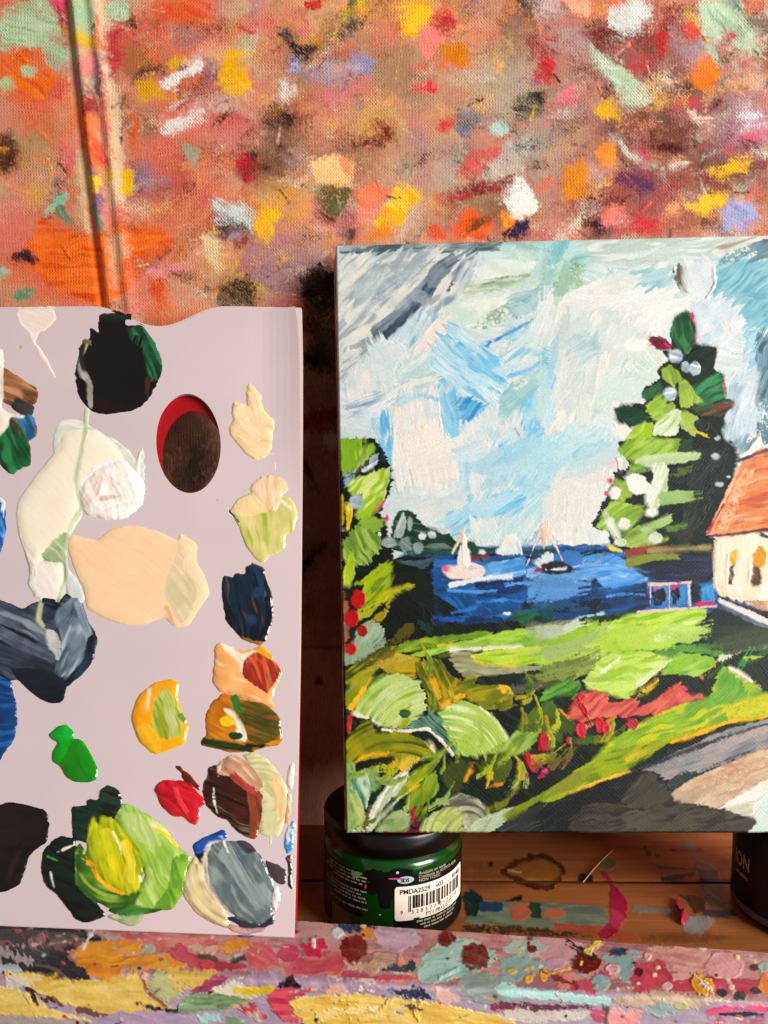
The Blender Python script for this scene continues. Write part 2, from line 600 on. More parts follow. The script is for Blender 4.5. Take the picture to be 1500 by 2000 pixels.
    def pad(s, left=(), right=(), top=(), bottom=()):
        """the sheet goes on past the picture: mirrored, coarser"""
        nl, nr, nt, nb = len(left), len(right), len(top), len(bottom)
        gx = np.concatenate([left, s.gx, right]); gy = np.concatenate([top, s.gy, bottom])
        mx = np.where(gx < s.gx[0], 2 * s.gx[0] - gx, np.where(gx > s.gx[-1], 2 * s.gx[-1] - gx, gx))
        my = np.where(gy < s.gy[0], 2 * s.gy[0] - gy, np.where(gy > s.gy[-1], 2 * s.gy[-1] - gy, gy))
        ix = np.clip(np.searchsorted(s.gx, mx - 1e-6), 0, len(s.gx) - 1); iy = np.clip(np.searchsorted(s.gy, my - 1e-6), 0, len(s.gy) - 1)
        ii = np.ix_(iy, ix)
        s.C, s.H, s.W, s.M = s.C[ii], s.H[ii], s.W[ii], s.M[ii]
        ID = s.ID[ii].copy()
        out = np.zeros(ID.shape, bool)
        if nl: out[:, :nl] = True
        if nr: out[:, -nr:] = True
        if nt: out[:nt] = True
        if nb: out[-nb:] = True
        ID[out] = -1
        s.ID = ID; s.gx, s.gy = gx, gy
        return s

    def build(s, pos, mm, uvf, mat, root, part_of, base_parent=None, base_name='base', stroke_name='paint_stroke', min_quads=45, masked=False, below=0.0, limit=300,
              groups_as_parts=False):
        """cut the sheet into one mesh for each stroke. pos(x, y, height) -> points."""
        X, Y0 = np.meshgrid(s.gx, s.gy)
        Y = s.inv(X, Y0)
        H = s.H
        if masked is True:
            mk = sst(0.0, 0.75, s.M); H = H * mk - below * (1 - mk)
        V = pos(X, Y, H * mm)
        du = np.gradient(V, axis=1); dv = np.gradient(V, axis=0)
        N = np.cross(du, dv)
        N /= np.linalg.norm(N, axis=-1, keepdims=True) + 1e-12
        tc = CAM - V
        N = np.where((N * tc).sum(-1, keepdims=True) < 0, -N, N)
        ny, nx = X.shape
        Q = np.arange(ny * nx).reshape(ny, nx)
        quads = np.stack([Q[:-1, :-1], Q[1:, :-1], Q[1:, 1:], Q[:-1, 1:]], -1).reshape(-1, 4)
        qid = s.ID[:-1, :-1].ravel().copy()
        if masked:
            mm_ = s.M > 0.03
            keep = (mm_[:-1, :-1] | mm_[1:, :-1] | mm_[:-1, 1:] | mm_[1:, 1:]).ravel()
            # rim quads go with the nearest stroke
            idm = np.maximum.reduce([s.ID[:-1, :-1], s.ID[1:, :-1], s.ID[:-1, 1:], s.ID[1:, 1:]]).ravel()
            qid = np.where(qid > 0, qid, idm)
            quads = quads[keep]; qid = qid[keep]
        Vf = V.reshape(-1, 3); Nf = N.reshape(-1, 3); Cf = np.clip(s.C.reshape(-1, 3), 0.002, 0.93); Wf = s.W.ravel()
        UVf = uvf(Vf) if uvf else None
        # face winding towards the camera
        q0 = quads[len(quads) // 2]
        nn = np.cross(Vf[q0[1]] - Vf[q0[0]], Vf[q0[2]] - Vf[q0[0]])
        if np.dot(nn, CAM - Vf[q0[0]]) < 0: quads = quads[:, ::-1]
        # every stroke is cut into its connected pieces; crumbs stay with the ground
        gq = np.full((ny - 1) * (nx - 1), -1, np.int64)
        if masked: gq[keep] = qid
        else: gq[:] = qid
        G2 = gq.reshape(ny - 1, nx - 1)
        comp = label_runs(G2).ravel()
        if masked: comp = comp[keep]
        cnt = np.bincount(comp)
        cid = np.zeros(len(cnt), np.int64); cid[comp] = qid
        nobig = np.array([it is None or (len(it) > 2 and it[2]) for it in s.items])
        big = [c for c in np.argsort(-cnt) if cid[c] > 0 and cnt[c] >= min_quads and not nobig[cid[c]]][:limit]
        bigset = np.zeros(len(cnt), bool); bigset[big] = True
        gnames = []
        gmap = np.full(len(s.items), -1)
        for i, it in enumerate(s.items):
            g = it[0] if (it and groups_as_parts) else None
            if g not in gnames: gnames.append(g)
            gmap[i] = gnames.index(g)

        def sub(mask, name):
            f = quads[mask]
            used, inv = np.unique(f.ravel(), return_inverse=True)
            return mesh_np(name, Vf[used], inv.reshape(-1, 4), Nf[used], Cf[used], UVf[used] if UVf is not None else None, Wf[used])
        qpos = np.maximum(qid, 0)
        isbig = bigset[comp]
        parents = {}
        for gi, g in enumerate(gnames):
            m_ = (~isbig) & (gmap[qpos] == gi)
            nm = g.split('.')[0] if g else base_name
            if g:
                parents[gi] = attach(empty(nm), root)
                if m_.any(): tag(put('underpainting', sub(m_, 'underpainting'), mat, parents[gi]), kind='stuff')
            elif m_.any():
                parents[gi] = put(nm, sub(m_, nm), mat, root)
                if stroke_name == nm: tag(parents[gi], kind='stuff')
        base = parents.get(gnames.index(None)) if None in gnames else None
        order = np.argsort(comp, kind='stable'); sq = comp[order]
        for c in big:
            lo_, hi_ = np.searchsorted(sq, [c, c + 1])
            par = parents[gmap[cid[c]]] if groups_as_parts else (base if (base is not None and base_parent) else root)
            put(stroke_name, sub(order[lo_:hi_], stroke_name), mat, par)
        return base
# ------------------------------------------------------------------ paint notes: the landscape on the canvas
# one line is one stroke: kind colours options | points.  F patch, S stroke along a line, D dab, X splat, B soft stain, a few of them painted shade
PAINTING = '''
@painted_sky
#G
F c3d8da,dbe3e0 b=1 h=0.4 v=0.8 | 640,440 1520,440 1520,1110 640,1110
F b9d6da,e3e6e1 a=-60 h=0.5 | 780,760 1100,640 1200,900 1180,1060 900,1060 760,930
#A
F 6f8488,a9bfc0,4f6670 a=-3 | 60,110 550,105 1100,95 1500,80 1500,150 1100,170 560,190 90,200
F efeadf,c2cccd,a2b0b4 a=-42 | 90,190 700,170 1000,230 880,420 760,580 560,560 330,720 290,800 170,1010 95,1000 70,700 80,300
S 8fa2ac,c9d2d4 w=130 d=.25 | 240,520 400,420 520,330
S b9c6ca,e6e6df w=90 d=.2 | 130,640 260,480 330,360
S 5d7080,98a9b2,46566a w=135 | 330,740 480,620 640,450 740,300 850,230
S 36465a,56677a w=60 | 318,785 430,690 590,540
F f1ece3,b9c5ca,8c9dab a=-58 | 700,600 760,430 850,260 900,220 1000,240 960,380 860,500 740,640
S 3f5468,8fa2b0 w=26 d=.2 | 800,440 850,350 890,260
F eff0e7,d3e2d9 a=-3 | 990,230 1500,200 1500,340 940,450
F cfe2da,8fc4bd a=-6 | 1120,110 1500,90 1500,240 1200,235
S a7bfa5,dfe6d6,7d9c7a w=90 | 920,430 1200,380 1500,345
F edefe4,c6dccf a=-12 | 750,590 900,500 1500,430 1500,490 1000,690 830,650
F 5f8a76,a9c9bf,86ab9a a=-20 d=.45 v=1 | 960,690 1100,560 1260,470 1500,440 1500,510 1300,610 1080,690
F b9d5de,dfe9ea,8fb5c9 a=-55 | 390,760 640,530 760,600 560,830 500,760
F f3e6d8,e9e2da a=-50 | 540,860 720,610 830,650 700,830
F e8ecea,c5d9de a=70 | 270,800 480,765 540,860 480,940 430,1110 400,1120 290,1000
F b5d8de,e6ebe4 a=-30 d=.1 | 480,930 680,830 720,960 640,1020 440,1030
F a9d4e6,d5e9ef,7cc0e2 a=38 h=1.2 | 700,830 760,680 850,660 1190,930 1200,1040 1080,1190 860,1110 760,1070 690,930
S 5fb2de,a9d6ea w=70 d=.2 | 860,800 1000,930 1160,1040
F b5d8e0,e0e6e0,8fc6dc a=-30 d=.2 v=1 | 1180,730 1370,630 1480,850 1480,900 1220,1000 1170,900
S 2f8fd0,5aaade w=24 d=.15 | 1050,805 1200,720 1360,640
S 3a9ad6,6bb8e2 w=34 d=.15 | 1200,1010 1350,960 1490,880
F 8fc3c9,a9d0d0 a=-35 | 1160,1090 1420,950 1500,1000 1300,1200 1150,1300
F e9e2d8,d2dfdd a=-30 d=.2 | 1220,1060 1330,1010 1330,1060 1240,1110
F ece8e0,c3d6df a=80 | 100,990 270,870 300,1010 400,1110 330,1130 130,1180
F b5d5d5,e6ebe4 a=-10 | 430,1020 690,930 760,1070 640,1090 480,1130
S f0ebe0,d9e2e0 w=55 | 400,1140 550,1060 690,1020
F a3b9ca,e9ebea,7f9db5 a=-20 | 105,1190 330,1090 420,1150 230,1250
F eef0ef,a9c5d8 a=-25 h=1.6 | 180,1270 330,1170 425,1155 390,1230 260,1300
F f2e9dc,e0e6e6,d3dfe2 a=88 h=1.3 | 470,1140 740,1090 750,1250 800,1510 430,1510 425,1250
S 8fc5de,d5e3e8 w=60 d=.2 | 470,1180 600,1130 700,1150
F f4ece0,ece6dc a=85 h=1.2 | 490,1460 700,1310 760,1300 800,1510 510,1510
F 6fb9de,a9d6e8,8cc9e4 a=85 | 740,1090 860,1110 890,1380 880,1510 800,1510 750,1250
F 5aa9d8,8fcbe6,3f95d2 a=-35 | 860,1120 1080,1190 1000,1280 890,1360
F dfe8e8,c5dde2 a=70 | 910,1360 1000,1260 1150,1190 1150,1320 1100,1370 1090,1510 900,1510
F e2e8e4,cfdfe0 a=60 | 1090,1370 1290,1240 1370,1510 1090,1510
F 7cc0e0,b5dbe6,5fb0dc a=-62 | 1290,1180 1500,1010 1500,1350 1420,1420 1360,1440 1280,1250
F a9cfe4,dbe6ea,6fb4de a=80 | 290,1290 420,1230 425,1510 380,1510 290,1350
S f3efe6 w=12 t=.6 h=2 | 745,1290 770,1390 800,1470
S 2f8fd0 w=16 | 1245,1350 1290,1430
#B
F c5d8cf,aebdb4,dbe5de a=-4 | 0,70 1100,45 1500,40 1500,110 1140,210 560,260 290,250 280,120 0,90
F 9fd0cf,c5dfd8,86bfc6 a=-10 | -10,90 220,90 280,250 300,400 130,470 -10,510
F 7d9a5c,a9c5a0 d=.5 v=1 | 190,230 290,250 295,400 240,430 180,370
F 6f9468,a9c5a9 d=.45 v=1 | -10,290 130,280 230,420 100,480 -10,510
F a5d3d8,c5e0e0 | 290,380 560,270 700,270 480,330 300,400
F e9e6e0,d6e0e1,eeebe6 a=-20 h=1 | -10,520 300,390 560,290 860,260 880,480 980,480 960,570 870,600 840,720 700,740 500,570 -10,650
F dfe5e4,c3d6dc a=-10 d=.2 | 100,640 480,530 500,640 200,760
F 8d8575,c9c8bd,6f685a a=70 | 960,240 940,300 930,350 980,430 940,460 880,390 870,330 900,260
F e6eaea,c3d3db a=60 | 950,250 1130,210 1145,400 1080,500 980,470 960,380
F 79b3c1,9cc9d2,67a3b5 a=-42 | 1140,230 1500,210 1500,710 1440,725 1350,700 1330,600 1290,540 1150,460
F 54788a,9fc0c9 d=.35 a=-20 v=1 | 1370,110 1500,80 1500,230 1180,270 1180,200
S e9e6dc,c9cfc8,a59c88 w=80 | 1140,170 1400,85 1500,55
S f4f2ec w=24 h=2.5 | 1138,280 1145,400 1090,490
F e6e9ec,b5cdd8,cfdde6 a=-50 | 970,560 1170,470 1290,540 1340,650 1200,820 1020,820 990,640
S e9eef0,b9d0da w=60 | 1030,790 1150,730 1330,640
F efe2da,e6e6e6 | 1170,670 1290,600 1300,650 1210,725
F 8cc3dc,b9d9e4,73b4d6 a=-40 | 1330,700 1500,740 1500,1010 1400,950 1350,800
F dfe2dc,c9d6d4,ece8e0 a=-55 | -10,640 500,560 700,720 700,950 450,930 350,1100 250,1350 -10,1460
F c5dccf,dfe6dd | 540,960 760,810 800,1000 760,1050 620,1010
F dce6df,c9dbd6 a=-35 | 450,920 600,1010 760,1060 680,1170 440,1200 300,1240 380,1050
F 86c5de,b9dde8 a=-70 | -10,1010 110,970 60,1200 -10,1310
F 7cc0da,a9d6e2 | -10,750 75,850 -10,990
S 9fb3bd,c9d6d8 w=60 d=.4 | 170,910 300,890
F e6e6dd,cfd9d5 a=-75 | 300,900 390,890 340,1150 300,1400 200,1420 230,1200
F b9dae0,cfe2e4 a=-30 | -10,1420 230,1300 420,1400 500,1510 -10,1510
F b5c9d3,dde4e6,9fb9c6 a=-75 | 1210,1010 1400,950 1500,1100 1450,1400 1260,1510 1190,1490 1240,1250
F 7590a0,4f6a7c a=-80 d=.15 | 1420,1150 1500,1040 1500,1500 1440,1450
F f2ece4,dfe3e4 | 1320,1510 1420,1390 1470,1460 1450,1510
F f3ddd0,f0e6dd | 690,735 760,790 820,890 800,960 780,900 740,830
F f3e8de,fff6ec h=1.6 | 430,1180 600,1195 740,1140 700,1195 560,1220
F f5dfd6,efe9e4 | 460,1220 560,1260 650,1360 600,1430 480,1410
#D
F a5d3dd,c9e0e0,93c9da a=-30 | -10,-10 490,-10 470,120 420,140 200,210 60,270 -10,310
F e6e4dd,dcdcd6,efece6 a=-80 h=1.2 | 30,300 100,210 450,180 420,350 390,430 330,560 350,610 430,640 440,730 200,750 90,640 20,540
F d9e2df,e9e6df a=75 | 60,560 330,560 430,640 430,740 180,740
S f0b5c0,f3d6cf w=36 | 410,140 480,150
F c9dfe4,9fd0e0 a=70 | -10,300 60,250 40,520 -10,560
#C
F 9fcfe2,bfe0e6 a=-50 | 1150,-10 1510,-10 1510,290 1440,390 1260,390 1230,200
F 6ab8e2,9fd0e8 a=85 | 290,-10 435,-10 435,190 340,195 300,80
F efe6da,dfe4e4 a=88 h=1.2 | 430,-10 490,-10 505,50 570,300 480,350 440,260 425,100
F f0e8dc,e2e0da,ece8e2 a=82 h=1.2 | 495,30 505,-10 845,-10 885,200 875,280 700,360 610,370 540,200
F a5d3e6,c5dfe8 a=88 | 840,-10 945,-10 945,300 985,410 900,430 880,250
F e2e6e6,d0dde0 a=80 | 940,-10 1120,-10 1065,220 1010,360 945,330
F 9fd0e4,c5dfe4 a=-60 | 1110,-10 1180,-10 1265,220 1140,340 1010,390 1060,220
S 3f9cd8,8cc7e6 w=24 | 1150,30 1190,100 1230,160
F e0e2dc,cbd9dc a=-25 | 390,440 560,280 700,360 880,290 970,370 860,490 700,570 620,570 560,480 430,490
S efece4,c9dce4 w=50 | 560,330 750,370 900,280
F 8fc9e4,b5dde8,6db9e0 a=-30 | 770,500 960,420 1240,310 1290,420 1230,530 1000,510 960,640 830,660
F e2e6e0,c5dbe0 a=70 | 940,520 1100,520 1150,620 1060,730 970,650
F b9dde2,d9e4e0 a=-50 | 1180,530 1500,300 1500,530 1400,570 1330,690 1180,630
F e6e4dc,d9dfdc a=-60 d=.1 | 1440,400 1510,350 1510,560 1440,520
#B
F 5f8494,8fb0bc,46687a a=-70 | 1400,760 1500,700 1500,1200 1420,1180 1450,1000
F 4a6a7c,7a9cac a=-25 d=.1 | 1380,130 1500,80 1500,230 1420,240
F 8fbcc4,b5d3d6 a=-35 | 560,300 860,280 860,420 700,440
F a9c6cc,cddcdc a=-45 | 120,760 330,700 420,820 250,960
#A
F 8ab4be,b9d2d4 a=-25 | 1160,480 1400,420 1420,560 1200,620
F 9ab0b8,cfd8d6 a=-50 | 120,420 330,260 380,360 200,560
#D
F 6a8894,9ab4bc a=-60 | 1250,0 1420,0 1340,110 1260,90
@painted_sea
#G
F 2460a8,1b4478,3478c4 b=1 h=.4 a=-5 v=.8 | 770,1085 900,1068 1490,1060 1490,1215 860,1262 800,1240 840,1170 760,1150
#C
F 0f1a20,1c2c38 a=-10 | 430,790 560,760 740,775 690,870 560,960 420,950
F 3a5560,54707a,2a4048 a=-15 | 440,810 740,780 650,850 570,900 450,890
S 12161c,1c2028 w=22 r=.4 | 850,775 1140,760 1340,770
S 9a3a38,b05048 w=16 | 960,785 1070,780
F 3f8ad0,6fb0e6,9cc9f0 a=-10 h=1.2 | 1030,830 1300,775 1325,830 1310,905 1080,920 1035,885
F 2466b5,1a4a8c a=-40 | 670,880 790,840 760,930 820,985 690,970
F 2f86d6,1f5fb0 a=0 | 790,985 950,970 1000,1030 870,1020
F 14396f,1a4f9c,2460b0 a=-6 | 980,960 1200,930 1400,915 1415,985 1300,1050 1000,1060
S 0f2f66,16407c w=26 | 990,965 1300,925
F 7fb5e6,5f9fdc a=80 | 1400,900 1500,880 1500,1015 1390,1015
F 5f9fdc,8fc0ee a=-20 | 1310,860 1380,850 1405,900 1330,920
F 2060a8,1a4a80,2a70c0 a=40 | 680,1010 980,1040 1290,1060 1280,1140 1150,1155 900,1190 700,1160
F 111c26,1c2f40 a=30 | 565,890 650,870 705,920 690,1010 820,1090 910,1165 780,1180 680,1150 565,1070
F 12304f,1a4580,0f2540 a=-8 | 680,1200 900,1175 1150,1175 1210,1220 1000,1270 720,1310 685,1270
S 2a5fc0 w=26 d=.2 | 750,1190 900,1200
S 1f4aa5,16306a w=40 | 880,1340 980,1330 1080,1300
F 1d5a3a,2f7a4a,16402c a=-15 | 1170,1235 1230,1150 1500,1095 1500,1210 1250,1245
F 1a2a36,24405a a=-5 | 1280,1080 1420,1040 1500,1040 1500,1100 1300,1135
D e6ede9 | 1195,1155,24,10 1030,745,20,14
#D
F 6aa9e6,3f8ad6,a9cdf0 a=-10 h=1.2 | 170,800 430,735 530,790 695,850 695,945 450,1005 360,1005 370,940 225,930
S 4a93de,86bdf0 w=44 | 300,860 450,850 680,890
F 7fb5e8,4f97dc a=85 | -10,890 230,885 220,945 50,1010 -10,1035
S 11161e,1c222c w=34 r=.5 | 200,765 440,735
F 1a4278,2260ac,16345e a=-8 | -10,1030 350,935 430,990 700,945 725,1100 600,1145 -10,1180
S 0e1c30,16305a w=34 | 30,1010 150,975 360,935
F 0f2130,16344e a=-10 | 40,1155 200,1070 420,1050 350,1135
F 1f5a4a,17443a | -10,1110 85,1150 60,1210 -10,1210
S 1a4636,24603f w=50 | 90,1235 350,1190 600,1150
S 8fc5d0,c9dfe0 w=11 | 180,1190 400,1155
F 1e2f4a,28384f,18243a a=0 v=.9 | 560,820 700,780 900,750 1160,650 1145,950 700,925
S 33507a w=16 d=.3 | 860,905 980,890
#C
S 3f86d8,6aa8ea w=24 d=.1 | 800,1000 960,1010 1120,1000
S 2a6cc4,4a90e0 w=22 d=.1 | 1000,1080 1200,1060 1300,1075
S 5a9fe6,8cc0f2 w=20 d=.15 | 1180,960 1300,950 1400,960
S 1f5ab0,3a80d0 w=26 d=.2 | 820,1150 980,1120
#D
S 4a94e0,7ab4f0 w=30 d=.1 | 60,960 200,950 320,960
S 2f78cc,5aa0e6 w=24 d=.15 | 420,1040 560,1020 680,1030
@painted_far_trees
#C
F 1d4a2c,16382a,245a34 | 420,560 470,480 520,455 575,480 625,560 720,595 800,615 855,680 855,765 560,765 420,730
S 24552f,1a4028 w=50 | 860,710 960,690 995,750
S 1f4a30,2a5c38 w=34 | 1000,745 1120,725 1360,745 1510,735
F 8fa3a0,c5cfcb,5a7068 a=-70 | 435,640 480,500 505,475 525,540 490,650
D d9e2e0,b5c5c2 | 630,640,27,25 695,630,25,22 770,605,38,22
D 7f9590,b5c2bd | 410,680,48,36 545,560,14,44
F 6a827f,9fb0ac | 480,660 540,640 560,730 500,755
D 9ab0ac,6f8580 | 600,720,32,36
#D
S 1f4a30,245a36 w=30 | -10,735 90,745
@painted_boat
#C
F f2e6dc,e6c9c5,f6efe6 a=12 h=1.8 | 740,870 780,835 860,830 930,815 1010,825 1055,870 1020,912 900,928 800,920
D e2608a,e88fa5 | 785,858,30,18
D b9b9c4,d9d3d0 | 960,850,40,16
F f6eee2,fbf5ec a=85 h=1.6 | 890,600 920,640 948,780 930,845 890,835
F e6dcd8,f2eae4 a=80 | 865,760 890,700 903,865 868,895
S e6c9a9,f0dcc5 w=20 r=.3 | 912,585 880,660 828,752
S 4a2a2e w=11 r=.3 | 750,900 830,932 950,928
S f0ede6,d9e2ec w=36 h=1.6 | 810,968 950,935 1100,912 1225,908
S f3ded0 w=12 | 870,840 890,880
@painted_boat.b
F eef0ea,c9dbe2 a=60 h=1.4 | 1110,755 1180,630 1240,622 1285,700 1295,755 1200,760
S f3e6d2,e2c5a5 w=20 | 1180,635 1195,695
@painted_boat.c
F f0c9ae,e6b89a | 1420,600 1442,520 1472,600 1450,715
S f5dfd0,f0cdb5 w=14 r=.3 | 1435,560 1380,690 1325,832
F e9e6e0,c9cdd6 h=1.4 | 1370,810 1470,745 1510,755 1510,850 1400,845
S 12161e w=16 r=.3 | 1330,785 1400,775 1480,755
S b02a40 w=22 | 1385,872 1430,860
#D
F ece9e4,c5ccd6 h=1.4 | -10,760 30,740 70,770 50,800 -10,810
F 1c2230,2a3442 | -10,820 130,800 200,850 180,885 -10,890
S e9ebea w=14 | 20,865 150,857
S f5dfd0,f0cdb5 w=14 r=.3 | 5,540 50,650 90,710 130,800
S eec2a6 w=26 | 0,590 10,700
@painted_fence
#D
F 4a9ad6,2f7fc4 a=85 | 735,960 835,965 835,1095 735,1100
F 3f92d0,2f7fbf a=85 | 845,965 970,965 980,1095 850,1100
F 2f86c9,4a9ad6 a=85 | 1055,965 1135,955 1145,1085 1055,1090
F 1a2230,202c3c | 735,1010 800,975 825,1050 785,1105 740,1095
F 1a2230,141c28 | 850,995 910,975 918,1050 870,1105
F 1c2432,222c3a | 985,960 1050,960 1055,1085 990,1090
S f0c9b5,e2b8a0 w=20 r=.4 | 705,960 850,955 985,945
S e9cfc2,d9b5a5 w=15 r=.4 | 630,1145 850,1128 1150,1105
S e9d9d0,c9c0c0 w=13 | 715,965 720,1110
S dccbc5 w=12 | 842,950 842,1125
S d3c5c5 w=12 | 968,950 980,1105
S d9206a w=22 | 1015,1092 1135,1080
S d9306a w=16 | 735,995 768,978
S d9306a w=16 | 860,990 888,972
@painted_tree
#B
S e0205f,f07a9a w=30 | 990,590 1012,700 1008,810
F 8e1f3a,7a1a33 | 700,735 800,745 875,820 780,835 705,795
S e8306a w=15 | 805,785 875,828
F e0205f | 790,935 840,900 895,955
S e0305f w=20 | 755,1055 835,1045
S d9305f w=18 | 1150,850 1140,910
S e85a80 w=22 | 1205,1000 1218,1125
F 16302a,0f241f,1c3c30 b=1 h=.7 | 950,575 1015,670 1005,800 1070,800 1165,825 1135,960 1205,1000 1215,1150 1285,1190 1215,1270 1205,1400 1235,1510 490,1510 640,1350 485,1310 480,1205 700,1175 655,1100 790,1020 755,970 850,905 785,830 865,835 842,700 890,605
F 2b6a40,1d4a30,3f8050 a=75 h=1.2 | 855,660 895,600 970,572 1015,680 1012,780 960,860 900,840 848,740
F 1c3a31,132924 a=-45 | 890,960 1000,825 1090,805 1165,830 1125,990 1000,1080 920,1040
F 2f7a4c,1f5a3a,3f8f5c a=-30 h=1.1 | 990,1090 1090,1025 1190,975 1210,1100 1215,1155 1020,1210
F 2b6a40,5a3a34,1f5032 a=-15 | 960,1215 1230,1160 1285,1180 1200,1270 1060,1270
S a8323a w=14 | 1060,1262 1260,1182
F 3f7a4a,1f5034 a=-35 | 650,1110 780,1040 800,1090 690,1180
F 93b04a,7f9f3f,a9c262 a=60 h=1.2 | 795,950 840,930 915,980 935,1035 870,1072 805,1025
F 93b04a,a5bf5a a=70 h=1.2 | 900,1060 940,1035 995,1080 1012,1130 1070,1165 980,1218 905,1205
F 8fb33c,a9c95a a=-40 h=1.2 | 680,1200 780,1125 835,1180 885,1200 790,1318 700,1285
F 1f5a3c,123a28 a=-10 | 490,1210 640,1215 740,1300 640,1340 500,1290
F 9fb84a,b5c48a a=65 | 905,1225 1045,1270 1005,1410 915,1345
F c5d9a5,e6ead9,9fc05a a=-50 h=1.2 | 735,1330 900,1205 915,1260 900,1400 725,1410
F a0c43c,8ab030,b9d45a a=-50 h=1.2 | 505,1490 620,1325 740,1315 720,1420 880,1440 905,1515 490,1515
F 3f8a3c,2f7034 | 905,1440 995,1440 1005,1515 905,1515
S e3c62e,c9b52a w=26 | 1010,1370 1095,1402
D 22302c,31403c | 1060,1330,52,45
D c5d2da,8fa3ac,e9eef0 h=1.8 | 880,872,48,44 948,945,27,42 1012,955,38,47 845,1125,42,42
D c5d2da,a3b3ba h=1.4 | 1160,1420,18,14
#D
F 1a2b28,14211f,22363a b=1 h=.8 v=.9 | 490,-10 1250,-10 1315,130 1200,430 1085,630 1165,660 1145,750 900,750 600,740 445,690 435,605 345,600 325,550 400,420 445,330 485,200 555,130
F 22332f,2f4440 a=-70 d=.3 v=1 | 1000,50 1240,60 1150,360 1050,560 900,640 950,300
F 3a3a34,4a3a34 d=.2 | 860,600 960,560 1000,640 900,690
F 2f5a34,24482c a=-60 | 860,-10 1000,-10 990,80 900,90
D e2557f,d93a6a | 450,268,20,18 430,355,20,18
F 93b845,a9c95f,7aa032 a=-30 h=1.2 | 495,85 560,-10 900,-10 900,75 800,105 620,145 520,125
F a9c58a,c5d6a9 a=-5 h=1.2 | 610,115 800,90 1045,75 1045,125 900,155 700,175 630,195
F 7aa045,5f8a3a a=-50 | 560,170 640,150 700,190 600,225
F dbe3cf,e9ebe0,b9cf9a a=-60 h=1.5 | 710,170 800,135 845,200 825,330 765,470 695,445 685,350 740,250
F 86a83c,a0be5a a=60 | 475,250 555,280 600,365 520,410 465,395
F f1eee6,e6e8e0 a=40 h=1.8 | 545,235 600,215 690,260 725,345 620,368 565,325
S 9fbf7a,86ab5a w=95 | 790,390 985,370
F 92b548,7da03a,aac866 a=-30 h=1.2 | 345,575 460,395 685,450 600,565 560,605 400,610
F 8aa83f,a5bf6a a=-20 | 520,650 640,560 705,640 865,655 700,700 560,725
S 9cbc6a,b0c98a w=64 | 670,605 850,520
S 5a8a3a w=50 d=.2 | 830,590 900,580
S d9c42a,e6d450 w=28 | 445,715 540,742
F f2eeea,e6e4dc h=2 | 490,120 540,105 578,150 560,190 500,190 485,155
D eeeae4,f6f2ec h=2 | 480,352,37,42
D e6eadf,d9e2cc h=1.8 | 722,480,42,32 540,555,42,40
S d5e0c9,e9ede0 w=62 | 440,530 495,640
D dbe4d2,c5d4b5 h=1.6 | 745,650,52,40 510,677,42,30
D b9c2c6 h=1.2 | 1150,105,26,22 1175,292,22,9 1235,245,14,8
S 9c3a28,b5503a w=56 | 555,755 700,722 855,735
S 7f7a4a,a0985f w=34 | 700,738 900,722 1110,715
S 6b7a2c,8a943a w=56 | 560,815 700,782 905,770
@painted_house
#D
F eee2c9,e6d6b5,f6eddc a=88 h=1.1 | 1140,660 1440,615 1510,640 1510,1130 1180,1035 1135,960
F d67a4a,e29a6a,c9603f a=-8 h=.9 | 1085,632 1305,180 1335,115 1510,35 1510,605 1180,645
F e0a880,eebf98 a=-65 d=.35 v=1 | 1150,590 1320,200 1420,190 1290,460 1230,600
S eec49a,e6b080 w=26 | 1112,620 1300,190
S b02a30,c93a3a w=18 | 1095,625 1205,425
S 5a4038,3f2f2c w=15 r=.4 | 1100,642 1300,622 1510,590
S 6b4a40,4a4550 w=20 | 1305,135 1400,105 1510,55
S 4a4038 w=22 | 1450,628 1500,648
F d99a1f,e6b03f | 1243,750 1290,722 1298,790 1275,835 1248,805
F 4a3226,5f4432 | 1248,832 1278,818 1267,962 1228,962
F d9961a,c98a20 | 1390,770 1440,697 1488,740 1478,822 1430,865 1390,825
F 5a3a28,6a4a38 | 1398,838 1445,850 1452,972 1392,972
S f6edd9 w=20 h=1.6 | 1233,760 1222,955
S f6edd9 w=22 h=1.6 | 1383,780 1372,955
S d9b5a5 w=15 | 1145,670 1138,960
F cfa58a,b58a70 d=.2 | 1330,1060 1500,1070 1500,1140 1400,1110
S e9e2d6,d0cdd0 w=52 | 1180,1058 1350,1145 1510,1225
S 3a3a44,22242c w=18 r=.4 | 1165,1038 1510,1175
S 6f7f95,48586a w=28 | 1190,1105 1510,1258
@painted_lawn
#G
F 12291f,0f221a,1c3a2a b=1 h=.5 v=.9 | 650,1230 1520,1190 1520,1660 650,1660
#C
F 7a9f35,5f8a2a,a0b53a a=-14 | 190,1490 380,1385 560,1335 800,1295 1090,1265 1095,1305 880,1335 700,1375 450,1425
S e9b82a w=14 | 735,1370 885,1345
F 9cc545,b5d65f,86b53c a=-8 h=1.1 | 490,1440 900,1335 1260,1255 1510,1235 1510,1310 1260,1375 820,1405 600,1450
F 5f9f2a,74b236 a=-3 | 1250,1375 1330,1300 1510,1245 1510,1375
S f0f0dc,d9e2b5 w=18 | 820,1395 1000,1385 1300,1375
#D
S f0f0e4,dfe6d5 w=20 | -10,1250 150,1252 330,1225
F 7fb52e,9cc83e,6aa026 a=-3 | -10,1258 320,1238 405,1250 260,1375 -10,1385
F a9cf45,c5de6a,8fbf36 a=-12 h=1.2 | 255,1385 350,1250 600,1155 850,1125 1080,1115 1105,1160 1060,1205 880,1290 700,1380 430,1415
F b5d86a,dbe9ae a=-35 h=1.2 | 690,1385 830,1250 1095,1175 870,1320 740,1395
F eef2dc,c5dd8a a=-60 d=.35 | 285,1370 390,1245 470,1220 330,1380
